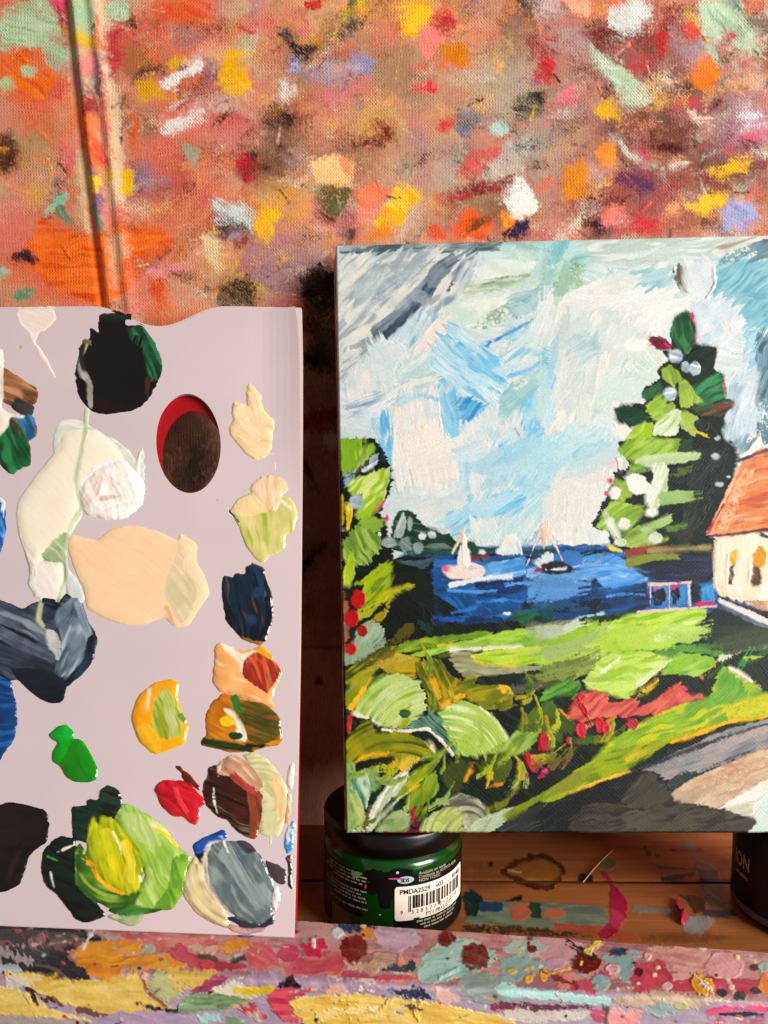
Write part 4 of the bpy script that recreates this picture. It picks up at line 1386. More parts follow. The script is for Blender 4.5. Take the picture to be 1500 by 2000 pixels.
# ------------------------------------------------------------------ paint notes: wet paint on the palette
# @category-name ; label ; then strokes
DABS = '''
@thin_smear ; thin white paint smear trailing down from the palette's top edge
#p1
F f4e2d8,efdcd4 h=1.2 k=.6 | 145,150 165,105 500,105 515,200 440,295 352,325 322,420 420,560 515,745 480,725 390,590 298,435 250,335 158,215
S f7ebe2 w=26 h=2.0 | 155,150 180,240 300,340 320,430
S f7e9df w=22 h=1.8 t=.5 | 330,440 430,570 505,735
@thin_smear ; small dry green scuff near the palette's top left
F 8fae6a,b5c29a d=.35 h=.4 | 155,445 190,412 220,462 180,485
@paint_dab ; large black and dark green paint dab below the palette's notch
F 100f0b,15130e h=5 | 905,165 1060,145 1145,188 1155,262 1285,258 1335,320 1425,440 1475,580 1485,680 1435,795 1385,905 1300,995 1200,1045 1060,1025 1000,1075 855,1055 775,985 695,850 688,700 715,560 738,420 818,385 812,265 910,335
F 1f5f38,10301e,2f7a4a a=62 h=4 | 1165,290 1300,262 1405,400 1478,560 1485,690 1400,785 1355,690 1320,500 1200,400
S 1d3d2a,14251a w=70 h=3 | 960,190 1120,190
S 16110c w=150 h=4 | 960,260 1080,480 1000,700
S 17120d,0d0c09 w=170 h=4 | 1000,820 1200,640 1250,480
F 2a120a,1a0d08 h=3 a=5 | 845,905 1000,955 1300,985 1200,1045 1000,1075 855,1055
S 8f897d,c0b8ac,3a342c w=62 h=2 r=.6 | 790,430 735,560 760,690 830,800 835,1010
S c9a98a,8a6a4a w=40 h=2 | 765,395 840,430
S 6b3a1c,3a2012 w=50 h=2 d=.1 | 1365,740 1345,900
@paint_dab ; striped brown, blue and green paint cut by the left edge, top
F a5704a,3a2014,c9946a a=27 h=4 | -60,640 30,645 150,715 335,830 355,905 322,998 150,935 120,1005 40,965 -60,900
F 4a4a4a,2f3438 a=20 h=3 | 145,915 325,1000 305,1095 210,1085 105,1015
F 2a6a9a,1f5080,4a8ab5 a=55 h=3 | 125,1095 305,1085 355,1245 270,1328 185,1175
F 1f6a3f,0f3a24,2f8a50 a=62 h=3 | -60,1300 90,1095 195,1180 275,1335 278,1535 190,1568 122,1628 45,1590 -60,1470
F f2e8df,e9dccf h=6 k=.5 | -60,470 30,480 38,640 42,900 15,1000 70,1055 230,1090 210,1115 95,1095 85,1200 -60,1330
@paint_dab ; cream and white paint puddle with a green thread below the black dab
#G
F dcdcd2,c5d2c8,ece6dd h=1.6 | 100,880 104,845 118,818 150,818 195,842 245,872 272,905 274,878 281,876 283,945 272,990 240,905 190,862 140,838 115,900
F fbefdb,f8e9d2 h=8 k=.15 n=2 q=9 | 112,878 122,848 150,838 190,842 228,868 245,900 165,950 158,985 162,1008 142,1035 122,1065 88,1090 70,1104 42,1068 30,1010 34,980 72,925
F fcf4ec,f6e8dc,fffaf4 h=9 k=1.3 n=2 a=70 q=8 | 152,968 165,935 200,902 242,898 268,922 283,950 277,988 247,1012 200,1015 166,1003
S fff8f0,f0e0d2 w=20 h=9 | 172,945 205,935 235,950
S f6e8dc,e6d2c4 w=16 h=8 | 165,985 190,965 200,935
S fbf3ec w=18 h=9 | 205,1000 235,985 262,985
S e0c9b8 w=10 h=7 | 200,975 225,972
S f8ece2 w=11 h=7 t=.6 | 268,925 272,895 275,880
F f8eee2,f0e4d8 h=7 k=.5 | 38,1052 62,1085 82,1098 122,1095 127,1162 110,1172 70,1170 54,1140 60,1112
S f8efe4 w=18 h=7 | 66,1110 66,1150 100,1165
F c9d0d2,e2e0dc a=70 h=3 | 128,1105 150,1128 168,1170 156,1185 128,1160
F a5b88a,86a070,c2cba5 h=3 | 80,1088 100,1062 128,1040 140,1050 128,1100 95,1098
S b0c294,cbd5b5 w=9 h=3 r=.4 t=.1 o=.8 | 170,798 168,840 160,885 150,930 154,968 162,990 140,1030 125,1080
S a9bd8c,bccb9f w=8 h=4 r=.4 t=.1 o=.85 | 126,1080 131,1120 120,1165 110,1195 113,1250
@paint_dab ; slate blue mixed paint with a dark pointed lower edge at left
F 2f3d4f,56657a,1a2430 a=22 h=5 | -30,1160 20,1180 45,1190 80,1172 110,1178 130,1155 162,1178 168,1205 192,1250 182,1290 152,1322 125,1338 120,1372 95,1374 60,1352 35,1327 15,1332 -30,1300
F 18222c,1f2b38 h=4 k=.4 | 20,1305 110,1305 132,1335 122,1372 95,1374 60,1352 35,1327
S 5c6878,3a4656,8a93a0 w=30 h=5 | -20,1195 60,1225 110,1262
S 4a5668,76808e w=26 h=5 | -20,1225 60,1265 105,1290
S 2a3644,434f60 w=26 h=4 | -20,1262 60,1290 110,1308
F 7a8a98,4a5a6a,a9b5bd a=-62 h=5 | 108,1200 150,1158 168,1205 182,1240 152,1322 108,1322 125,1260
S 90a0ac,5f7080 w=16 h=5 | 152,1175 165,1215 178,1250
S 16242f,2a4055 w=18 h=4 | 182,1245 172,1295 128,1338
F d9d3cd,a9aeb5 h=6 | 90,1228 108,1232 122,1260 116,1294 96,1262
S b5b98a,cfcda5 w=10 h=5 r=.3 | 82,1175 76,1210 86,1224
S 1a3045 w=14 h=4 | 84,1172 108,1172
@paint_dab ; small bright blue and white paint cut by the left edge
F 1f5fae,163f80,4a8fd0 h=6 | -40,960 10,982 13,1040 -2,1088 -40,1090
S e9f0f2,6ab0e0 w=9 h=6 | -10,968 8,980 6,1000
@paint_dab ; deep blue paint cut by the left edge beneath the slate paint
F 1a4f95,123a70,2a66ae h=5 | -40,1300 22,1328 31,1380 34,1410 28,1442 8,1470 -3,1490 -40,1490
@paint_dab ; large smooth peach paint puddle in the palette's middle
F fbd3ac,f9cea6 h=5 k=.06 n=2 q=6 | 128,1060 140,1043 165,1050 190,1055 215,1034 245,1026 275,1028 310,1038 345,1055 358,1043 385,1063 383,1095 402,1130 410,1160 387,1192 370,1222 340,1226 320,1206 280,1221 240,1221 190,1202 168,1187 163,1150 148,1120
F ddc9a5,c9bf9a,e6d0ae a=58 h=3 | 328,1122 342,1092 352,1060 362,1088 372,1122 388,1150 380,1190 358,1222 335,1192 320,1150
S f8d8b8 w=12 h=5 | 352,1048 372,1080 360,1108
S e8b890 w=10 h=4 | 325,1185 338,1210
S f6d6b4 w=14 h=5 | 372,1110 398,1150 382,1185
@paint_dab ; pale yellow paint dab with raised petals right of the thumb hole
#p2
F f0cf9f,f3d9b0,e6c08c a=30 h=5 k=1 | 752,650 800,645 862,720 878,820 915,862 965,910 945,1060 935,1135 882,1185 820,1195 738,1145 688,1072 636,1012 626,960 655,900 655,765 720,778 758,800
S f6e0bc,ecc894 w=90 h=4 r=.5 | 700,820 760,950 860,1040
S f3d6a8 w=70 h=5 | 790,700 830,800 850,900
S f0cc98,f8e4c4 w=60 h=5 | 700,1040 800,1130 900,1140
@paint_dab ; pale yellow and olive striped paint dab below the pale yellow one
#p4
F e0d08f,c5c57a,a5b54a a=80 h=4 | 635,65 690,-20 760,-60 1060,-40 1110,20 1135,100 1095,235 1042,235 1035,355 942,385 872,450 820,415 748,325 698,175
S 1f3a2a w=20 h=3 | 632,62 668,110
#p2
F f3d3a5,efcf9f a=10 h=6 k=.5 | 640,1560 700,1485 775,1440 850,1500 920,1575 760,1610 660,1600
F f3d0a8,f6dcc0,e3bd90 a=80 h=6 k=1.2 | 775,1400 850,1318 930,1305 1035,1338 1058,1412 1005,1478 965,1568 880,1570 815,1485
S f8e2c4 w=40 h=7 | 960,1560 1000,1490 1040,1520
#p6
@paint_dab ; glossy navy blue paint dab at the palette's right edge
#p4
F b5803a,8a5a24 h=3 | 690,990 900,940 905,1000 850,1052 780,1038
F 132c42,1c3a55,0f2030 a=80 h=7 k=.7 q=7 | 582,532 660,562 668,525 748,530 745,480 800,455 885,488 893,560 935,650 950,740 935,850 910,960 850,1020 780,1005 700,985 605,875 576,700
S 1d4468,16304a w=50 h=6 | 815,480 860,560 880,680
D 1f3d5a,274a6a h=6 | 835,670,30,45 795,865,40,34
S 0f1c2a w=60 h=4 | 920,700 930,860 870,1020
@paint_dab ; peach and rust red striped paint dab below the navy one
F f3b57a,e8a060,f6c898 a=25 h=5 | 525,1050 570,1025 660,1080 760,1092 830,1068 905,1100 1015,1240 985,1335 935,1445 965,1515 800,1478 650,1410 555,1395 505,1312
F f6d9c0,f9e6d5 h=6 k=.6 | 548,1030 640,1062 720,1120 820,1080 840,1090 760,1180 730,1270 700,1170 600,1090
F c0402a,8a1f1a,d9603a a=72 h=5 | 732,1165 820,1098 935,1140 1020,1242 965,1325 920,1408 850,1375 725,1275
S e09a30 w=60 h=4 | 840,1075 890,1105
@paint_dab ; ochre, olive and brown paint dab under the peach and rust one
#G
F c97a24,a55f1a,db9038 h=6 k=.8 | 400,1402 410,1375 438,1352 465,1366 500,1370 530,1393 550,1420 552,1440 546,1454 515,1460 490,1467 450,1470 410,1458 394,1453 404,1430
F 4a4a1c,6a5a1f,8a5a24 a=20 h=5 | 462,1372 510,1366 547,1400 550,1440 510,1457 480,1442 468,1400
S 1f3a24,2f4a20 w=17 h=5 | 396,1448 440,1456 492,1463
S 16240f w=9 h=4 | 480,1455 516,1458
F f0e2c5,fbf3e4 h=8 k=.5 | 436,1384 455,1388 474,1415 484,1442 481,1450 458,1442 465,1420
D e6c02a,f0d850 h=7 | 445,1408,15,11
S 3f7a2f,2f5f24 w=16 h=6 | 458,1360 468,1392
D 2a4a24 h=6 | 462,1438,14,8
@paint_dab ; thick golden yellow paint dab with an olive streak at lower centre
F f5ac1f,f0a018 h=8 k=.4 q=7 | 255,1402 268,1360 300,1333 335,1326 350,1334 346,1362 362,1410 368,1420 360,1452 330,1465 300,1474 270,1448
F a5b54a,c9c98a,8fa038 a=75 h=6 | 302,1368 325,1342 346,1370 358,1410 352,1442 320,1444 298,1422
S f5d9a0 w=9 h=7 | 293,1345 290,1385
S 5f8a34 w=10 h=6 | 352,1395 362,1410
F f7b428,f9c044 h=7 k=.4 | 262,1420 290,1410 318,1450 312,1474 290,1468
@paint_dab ; small bright emerald green paint dab on bare palette
#p5
F 1da238,27b64a h=10 k=.3 q=8 n=2 | 406,240 450,205 500,165 560,155 622,205 630,260 560,300 500,312 440,280
F 17a02e,1c9c2a h=9 k=.4 q=8 | 440,380 490,298 600,270 700,285 765,390 838,540 825,612 760,645 640,636 555,595 508,505 436,465
F 2a8a24,238020 a=62 h=7 k=.6 | 512,500 650,255 765,390 835,560 765,642 600,628
@paint_dab ; small glossy crimson red paint dab beside the brown one
#p6
F d0202a,e0303c,b8181f h=8 k=.9 q=7 | 76,612 110,556 190,535 290,540 365,568 385,620 435,672 448,702 412,725 420,802 382,868 340,855 288,806 218,806 126,726 95,662
S e8404c w=40 h=9 | 240,590 270,680 330,780
S 7a3020,5a2418 w=62 h=4 | 295,495 352,552
@paint_dab ; dark brown paint dab with tan and pale green swipes
F d5cf9f,e0d5b0,c2bd8a h=3 c=850,700 | 725,352 800,335 900,375 1005,500 1055,600 1066,720 1035,845 992,955 900,955 850,925 862,700 815,620 785,450
S e8b57a,efc898 w=60 h=3 | 960,550 1000,650 1000,760
S d8d4a8,c9c48f w=110 h=3 r=.5 | 930,780 930,930
F 3f1a14,5f2a1f,2c120e a=27 h=6 | 435,600 475,455 560,412 700,498 868,640 868,800 836,955 780,972 700,926 620,836 540,806 444,705
F 8a4028,a55035,70301f a=78 h=5 | 755,600 866,618 868,800 834,962 780,972 785,760
F c9a080,a5755a,e0bd9c a=35 h=6 | 545,420 640,345 722,378 785,428 888,560 832,638 740,566 620,506 545,495
S c9504a,a03a30 w=60 h=5 | 660,500 740,580 820,620
S e6d5c0 w=26 h=5 | 570,390 560,470
S f0e2d5 w=12 h=5 d=.2 | 520,590 520,680 545,780
@paint_dab ; cream, blue and dark paint wiped along the palette's right edge
F ece0c9,e0d0b5 h=4 | 1060,450 1092,400 1104,420 1092,620 1045,560
F d08a4a,e8c090 h=3 | 1050,620 1085,640 1075,800 1035,900 1030,800
F 2f8ac9,4aa5dd,1f6aa5 h=4 | 1055,885 1100,815 1097,1052 1048,1085 1026,980
F f0ead9 h=4 | 1055,870 1072,880 1060,1000 1050,960
F 3a3438,544a50 h=4 | 1045,1100 1088,1075 1090,1345 1050,1300 1060,1200
@thin_smear ; dry dark plum smear beside the grey paint dab
F 5a4f50,453c40 d=.12 h=3 | 885,1125 980,1150 1050,1200 1042,1295 980,1306 915,1222
@paint_dab ; large blue grey paint dab with cream swirls at the bottom right
F 1f4fae,143a80,2a62c4 h=5 | 345,1012 480,938 592,895 625,962 500,1000 470,1040 380,1098
F 14202a,0f2a3a h=4 | 375,1095 475,1030 470,1120 445,1210 395,1155
F d5c9a0,e9d9a0,b09a75 c=760,1150 h=5 | 325,1185 370,1085 432,1150 455,1270 560,1440 625,1540 615,1628 480,1578 376,1505 304,1402 275,1300
F c9a090,b08a7c h=3 | 605,1605 640,1590 760,1630 900,1615 860,1655 740,1668 650,1650
F 3f4548,2c3236 a=15 h=4 | 602,1545 700,1535 860,1610 952,1515 965,1585 900,1618 720,1622
F e6d5c0,f2e6d8 h=6 | 434,1132 475,1000 560,975 620,1010 560,1250 720,1560 560,1448 455,1300
F f2e8de,e0d5cc h=7 | 935,1315 992,1318 1006,1400 975,1512 935,1450
F 6f7f80,5a6a6c,8a9694 a=55 h=6 k=1 | 470,1100 500,1000 600,985 690,980 792,1050 862,1090 915,1200 962,1300 945,1440 945,1540 860,1602 700,1560 575,1430 490,1290
S 7f8e8e,93a09e w=120 h=5 r=.5 | 600,1050 720,1250 860,1450
F 4a4048,5f5560 h=6 | 685,980 760,985 838,1062 760,1078 700,1025
S f0e2d2 w=20 h=7 | 590,985 610,1030
@paint_dab ; large lime, yellow and dark green paint dab at the bottom centre
#p5
F 0f1f14,16301c,0a140d h=8 k=.5 q=8 | 338,1350 365,1225 450,1134 530,1104 635,1125 660,1300 660,1480 730,1580 905,1770 820,1815 710,1842 636,1806 555,1695 475,1586 374,1516
F 1f3a2a,2a4a38,152a1e a=15 h=6 | 594,846 740,845 735,805 760,780 830,790 858,688 910,662 995,698 1046,800 1024,895 980,960 850,970 740,1160 620,1130
F 8fb84a,a9cc5f,c5d98a a=62 h=6 | 975,975 1030,845 1070,820 1175,868 1400,1015 1520,1195 1625,1265 1595,1370 1560,1570 1460,1722 1370,1725 1220,1742 1110,1660 1250,1400
F b5cc78,d2dca0 a=70 h=5 | 1060,900 1180,900 1300,1040 1330,1200 1200,1150 1090,1080
F 6fa03a,4f8a30,8ab545 a=75 h=5 | 1480,1260 1625,1265 1595,1370 1560,1570 1460,1722 1300,1730 1420,1560
S e3d98a,f0e6b5 w=34 h=6 | 1290,1000 1400,1060 1500,1180
S f0c030 w=20 h=6 | 1340,1030 1450,1110 1510,1200
F 4a7a2a,2f6024,8fae4a c=1000,1250 h=6 | 640,1205 680,1140 745,1290 830,1450 1050,1590 1205,1560 1135,1695 950,1725 755,1625 640,1485
F c9c92a,a5b02a,8f9f2a a=70 h=7 | 742,1155 788,925 842,1005 868,935 960,945 1085,1090 1228,1250 1215,1400 1185,1565 1050,1595 900,1505 830,1405 738,1295
S dcd040,b5bc30 w=110 h=6 r=.6 | 900,1050 960,1250 1000,1480
S d5c82c,e6da60 w=90 h=6 r=.6 | 1060,1150 1120,1300 1120,1480
S f5b51a,e09a10 w=44 h=8 r=.5 | 748,1315 800,1345 830,1450 950,1550 1055,1582
S f0c030 w=16 h=9 r=.3 | 1090,1140 1092,1300 1048,1460
S efe6b0 w=16 h=8 r=.3 | 960,1060 1020,1180 1040,1250
S e9e2d0 w=26 h=8 | 540,1215 605,1185
S 3f9a45 w=22 h=8 t=.7 | 408,1268 510,1308
S dfe6dc w=12 h=8 d=.2 | 440,1400 470,1540
F a5b58a,8a9a6a,c0c99f c=1060,1700 h=4 | 895,1772 1100,1755 1215,1745 1205,1812 1152,1868 1080,1868 975,1815
F 2f6a2a,24521f,4a8a3a d=.12 h=3 a=-10 | 890,1725 1130,1685 1400,1715 1300,1758 1050,1788
@paint_dab ; matte black brown paint dab cut by the left edge, bottom
F 1c110d,2a1a14,140c09 a=-8 h=5 k=.8 | -130,830 20,828 35,812 150,818 395,878 405,980 418,985 395,1155 340,1185 240,1275 205,1425 162,1505 50,1568 -130,1580
F 2e1e16,22150f a=5 h=5 | -130,850 100,835 380,890 385,1130 330,1170 -130,1180
S 3a2a26,16100d w=50 h=5 | 180,1230 120,1340 60,1500
S 0f0b0a,2a2222 w=90 h=5 | -60,1250 30,1230 120,1200
@thin_smear ; faint pinkish scuff by the thumb hole's lower right
#p2
F cf9a98,d9b0ac d=.45 h=.4 | 700,1360 760,1400 770,1450 735,1440
F cfa5a2 d=.5 h=.3 | 520,1460 560,1480 555,1510 525,1500
@thin_smear ; hairline cream drip between the two pale yellow dabs
S f0dcc0 w=16 h=2 r=.3 | 965,1210 962,1280
'''
# ------------------------------------------------------------------ paint notes: the paint-caked ledge and the tray floor
LEDGE = '''
#G
F c0807f,cf9a92,a8707c h=.8 a=3 | -20,1740 1520,1800 1520,1970 -20,1900
F a898ac,b8a8b4 h=.8 a=3 | -20,1895 1520,1950 1520,2060 -20,2060
#l1
F 1f2c38,263846,18242e h=.8 | -20,60 560,110 600,195 380,262 565,405 380,405 -20,375
F 8a5a58,a57068,6f4a4a h=2 | 165,195 200,128 282,112 262,182 200,244
F 8f5c58,7a5050 h=2 | 296,205 360,146 405,188 382,234 308,228
F 8a5a58 h=2 | 396,150 430,146 432,204 400,172
F 9a6a64,7f5450 h=2 | 428,160 470,146 505,190 438,224
D 7a4f4f,946058 h=2 | 20,200,46,25 110,120,20,10
S c9b5b0 w=16 h=2 | 190,205 240,195
F c5b0b0,a59598 d=.2 | -20,225 150,258 215,288 180,315 60,305 -20,295
F b5bcc0,9fb5b8 h=1.2 | -20,300 80,308 150,352 -20,355
F d0606a,e08a7f,c94f5f h=1.2 | 575,138 900,138 1310,170 1262,255 1100,295 960,242 830,204 620,174
F c9b0a0,b59a90 d=.15 h=1.5 | 590,130 700,150 690,185 600,170
F e8943a,f0a545,d9822e a=-10 h=2.6 | 385,262 500,192 620,178 750,178 832,198 842,244 690,272 880,272 960,250 1000,288 1105,300 1092,335 860,345 700,352 745,372 560,405 475,322
F cfa088,b58a78 d=.3 h=2 | 690,335 850,340 840,365 700,370
F c93a55,d9506a,b8304a h=1.6 | 955,222 1060,196 1135,262 1300,290 1460,312 1425,356 1200,345 1100,335
F cbab95,d9bca5 h=2 | 1105,202 1280,208 1255,254 1130,244
F e08a24,eaa83a h=2 | 1275,222 1350,188 1465,156 1455,224 1330,254
F e0705a,d9604f h=2 | 1325,252 1425,238 1405,284
S 3a4f45,2c4038 w=34 h=1.2 | 1140,265 1262,278
S 3a5048 w=34 h=1.2 | 1365,298 1455,275
D d9304f,e8486a h=3 | 1210,322,42,30
D b5a59a,9fae9a d=.1 | 870,225,40,30
F ecc86a,f0d57f,e2bb58 a=-4 h=2.2 | -20,355 100,358 240,368 560,402 740,380 865,358 855,440 872,482 960,522 1005,572 800,584 640,612 480,574 340,524 250,482 180,440
F e8c865,f0d685 a=5 h=2 | -20,430 180,470 255,552 400,592 565,645 400,628 -20,598
F e9dccf,d5cabf d=.2 h=1.6 | 30,372 255,388 180,435 55,455
F 6a4030,4a2c24 h=1.5 | 205,490 325,488 388,562 300,534
F 50302a,3a2a30 h=2 | 170,455 220,450 240,550 200,540
S e6c87a w=34 h=3 | 160,470 180,545
S 8a5540,7a5a50 w=30 h=1.4 | 455,572 705,622
F c9c58a,b5bb82 h=2 | 855,392 930,336 1005,380 1045,482 960,524 875,462
S 9a6a44 w=26 h=2 | 835,370 870,470 990,560
F e6c46a,d9b25a d=.22 h=1.8 | 955,340 1275,348 1205,432 1130,474 1040,484
F a03a5f,b84a6f h=1.4 | 1125,472 1200,398 1335,388 1262,432 1230,474
F a58aa0,b59cae h=1.2 | 1295,362 1510,368 1510,425 1330,402
F 7a9a6a,8fae7f,698a5c a=-5 h=1.8 | 1022,562 1130,478 1300,476 1432,486 1445,532 1330,564 1180,585 1065,594
F 22233f,181a30 h=1.4 | 795,540 960,556 1045,556 1032,588 900,584
F e0d0b5,ede2cc h=1.6 | 1232,452 1330,416 1510,426 1510,505 1330,494
S e9d02f w=20 h=1.6 | 1385,457 1505,450
F c9303a,d9504a d=.12 h=1.6 | 1365,562 1510,526 1510,586 1400,586
F a596b5,b5a5c0,c0a0b8 h=1.2 | 555,645 740,578 985,588 1185,652 1205,690 555,690
F 9fd0cf,b8dcd8 h=1.6 | 1112,602 1285,588 1305,642 1200,662
F a5a09a,b5aea8 h=1 | -20,600 430,640 565,668 -20,720
F 8aa58a,7a957c h=1.2 | 1215,642 1425,628 1445,690 1215,690
S f0e9dc w=22 h=3 | 535,135 520,165
#l2
F cfa59f,b98f8c h=1.4 | 275,48 500,68 545,205 440,205 295,165
F 2f4a70,25406a h=1.2 | 495,90 640,78 725,88 705,125 540,125
F c9a5b5,d5b5c2,b592a8 h=1.5 | 715,78 960,105 985,172 860,246 775,204 715,152
F d9606a,c94f5c,e27a7a a=-5 h=1.6 | 190,295 320,255 540,248 565,312 520,378 400,396 245,376
F d9556a,e08070 h=1.4 | 20,200 120,185 200,260 180,320 30,330 -10,260
D d93a60,c8305a h=1.6 | 240,240,62,50
F d9304f,e04468 h=1.8 | 318,205 370,160 440,160 458,210 400,270 330,250
D e6ead9,f2f2e8 h=4 | 380,185,17,31
D c9d5d0,dde5e0 h=3.5 | 515,125,38,29
D e0904a,eaa560 h=2 | 680,128,42,34
D b0303f h=2 | 668,145,10,9 288,124,16,12
D e8c080 h=3 | 662,86,18,14
F c99a7f,d9b59c h=2 | 555,292 760,268 825,312 720,355 595,335
F b5857a,c99f90 h=2 | 690,230 840,240 900,270 850,300 720,290
F 3a5570,2c4258 h=1.2 | 765,342 820,305 960,296 975,352 850,356
F c9b09a,d9c4b2 h=2 | 820,340 900,335 930,365 840,375
D e08070,ea9888 h=3 | 870,290,20,36
S d9405f,e0607a w=32 h=2 | 555,360 720,382 955,380
S e6d9cf,d5cbb8 w=24 h=2.5 | 455,380 600,392 720,400
F a585a0,b598ae,c0a2b0 h=1.4 | -10,338 400,368 620,388 785,440 760,486 460,455 -10,425
F 14101a h=1.4 | 165,424 220,376 270,370 328,438
X 8a1f1a,9a2a22 h=1.8 | 610,215,78,74
F 9fc9c0,b5d6cc,8ab8b0 a=-15 h=1.8 | 952,372 1000,252 1060,186 1200,146 1335,178 1408,240 1385,312 1220,376 1100,405 1000,415
S b9dad2 w=20 h=3 | 1090,380 1200,330
X 8a1616,7a1414 h=2.2 | 1133,158,50,48
X 96181a,84181a h=2.2 | 1290,262,80,76
S 7a1a1a w=8 h=1 | 1370,265 1430,285
F 8a9a95,a0aca6 h=1.5 a=-10 | 1165,402 1300,346 1510,366 1510,500 1330,524 1235,462
F e0475a,e8606c,c93a50 h=2 | 125,442 200,426 385,440 300,505 325,625 220,605 125,525
F eab59f,dfa590 h=1.4 | 425,455 500,416 572,440 575,475
F f0cc68,f3d985,e6ba55 a=5 h=3 | 262,512 370,476 600,456 780,488 900,486 1100,518 1300,556 1510,608 1510,690 330,690 295,575
S f5df98,e9c468 w=50 h=4 | 400,590 520,560 700,545
S f3d580 w=40 h=4 | 660,600 730,590 760,560
S e6b858 w=30 h=4 | 500,510 640,500
D 14141c h=1 | 398,603,14,16
S f5dc8a,e0a830 w=36 h=5 | 965,550 965,595
D f0ddb0 h=4 | 715,545,22,20
F 2f3f70,3a3a60 d=.15 h=1.4 | 775,422 1010,436 1065,494 880,488
S 5a3050 w=34 d=.2 | 880,520 1000,550
F e0b0a5,ecc5b8 h=1.4 | 1032,432 1130,426 1208,502 1100,516
F e9c92f,d9b82a h=1.4 | -10,430 172,416 130,462 -10,464
F c9302f,e6e0d5 h=1.6 | 10,570 125,565 85,628
S a0304a w=40 d=.3 | 1380,530 1500,545
S e8d5c8 w=30 h=3 | 640,430 665,440
#l3
F d5a0a5,c08f98,dfb3b2 h=1.4 | -10,130 400,158 475,202 380,335 240,305 100,165
F b5c0b5,a5b8b0 h=1.4 | 10,212 120,146 222,158 265,232 130,266
F 9ab5b0,86a8a8 h=1.4 | -10,262 250,270 244,335 60,406 -10,406
D c9a0b0,b593a5 h=2 | 300,300,52,36
X 8a1616 h=2 | 172,220,28,23 157,160,13,10 152,184,8,7
D e6cf8a h=2 | 112,208,10,9
D f0a82a,e8b848 h=2.2 | 60,342,30,14 150,385,26,24 235,365,22,32 165,320,15,13 138,330,11,10 175,360,13,12
S e6b54a w=13 h=2 | 260,357 390,325
F e08a75,d07868 h=1.6 | 285,362 400,336 425,402 330,446
F c9405a,d9607a,b83850 h=1.4 | 375,422 600,346 622,444 420,466
S a03048 w=40 h=1.4 | 300,375 360,400
F d59a90,e0b0a2,c4867e h=1.4 | 800,198 1160,216 1185,352 1080,374 950,405 955,300
F c93a55,d9526a h=1.5 | 715,302 900,276 955,362 955,422 860,466 735,456
F 8fb0b0,7fa5a8 h=1.8 | 535,250 700,268 795,260 785,226 740,226 755,332 742,406 680,406 645,330
D 86aab0,9fbcc0 h=2 | 555,410,52,48
D b08050 h=3 | 530,428,11,11
F 2f5075,244468 h=1.2 | 615,226 712,212 705,252 628,258
D e09aa5,ecb5b8 h=3 | 820,258,27,22 625,330,42,30
D 6a1a24 h=2 | 775,350,30,22
X 8a1a1a,7a1616 h=2 | 478,300,84,58
S 3a2f24 w=44 h=1 | 435,222 470,240
S f0d575,e2c060 w=46 h=4 t=.05 r=.4 | 485,245 515,200 545,178
F c94055,d9587a,b83a4c h=1.6 | 945,402 1100,378 1300,378 1510,398 1510,466 1200,476 955,456
D d9959a,e2a8a8 h=2 | 1255,310,106,80
D e6cf9a h=3 | 1325,265,15,14 880,322,11,10 858,362,12,10 1293,430,17,14
S dcc5b5 w=12 h=2 | 1265,375 1290,425
D d9b0b0 h=2.5 | 930,428,28,22
F f0a81f,f5bd40,d98a1a h=4 | 1072,408 1110,372 1170,385 1198,430 1150,490 1090,462
S f3e6d5 w=22 h=5 | 1130,408 1172,445
D 2f4550,24384a h=1.6 | 1240,465,30,26 1340,480,36,25 1440,450,42,20
F e8803a,f09550 h=1.6 | 1455,370 1510,356 1510,468 1445,446
D 6a1a20 h=2 | 1425,322,26,20
D 9fb5a8 h=2 | 1480,320,34,30
S a9d5d0,c0e2dc w=64 h=1.6 | -10,440 300,480 590,502
S c03048 w=14 h=2 | 300,460 340,500
F cbb095,d9c0a8,b89c86 h=1.6 | 595,502 900,446 1100,476 1310,498 1050,545 750,535
D c9c58a,b5b880 h=2.5 | 1005,525,42,26
F 8fa5a5,a5b5b0 h=2 | 772,542 900,496 985,540 900,595
S e0507a,e87090 w=36 h=2 | 1165,562 1300,540 1510,550
F c9a0b0,b04a70 d=.1 h=1.2 | 1170,580 1510,578 1510,690 1155,690
S 3a3a55 w=17 h=1 | 1225,577 1510,577
F c94a70,d96a88 h=1.6 | 495,562 595,526 565,628 495,608
F e59a9a,efb0ac h=1.5 | 595,540 785,558 755,690 595,690
S 6a5a5a w=16 h=1 | 590,535 580,640
F e0d5c9,cfc0b5 d=.15 a=-5 h=1.6 | -10,545 500,556 485,606 200,628 -10,616
S 6a3040,8a4a58 w=40 d=.3 | -10,520 250,540 500,530
D c9d5d0 h=2 | 770,410,11,9 648,440,10,12 1130,210,20,12
'''
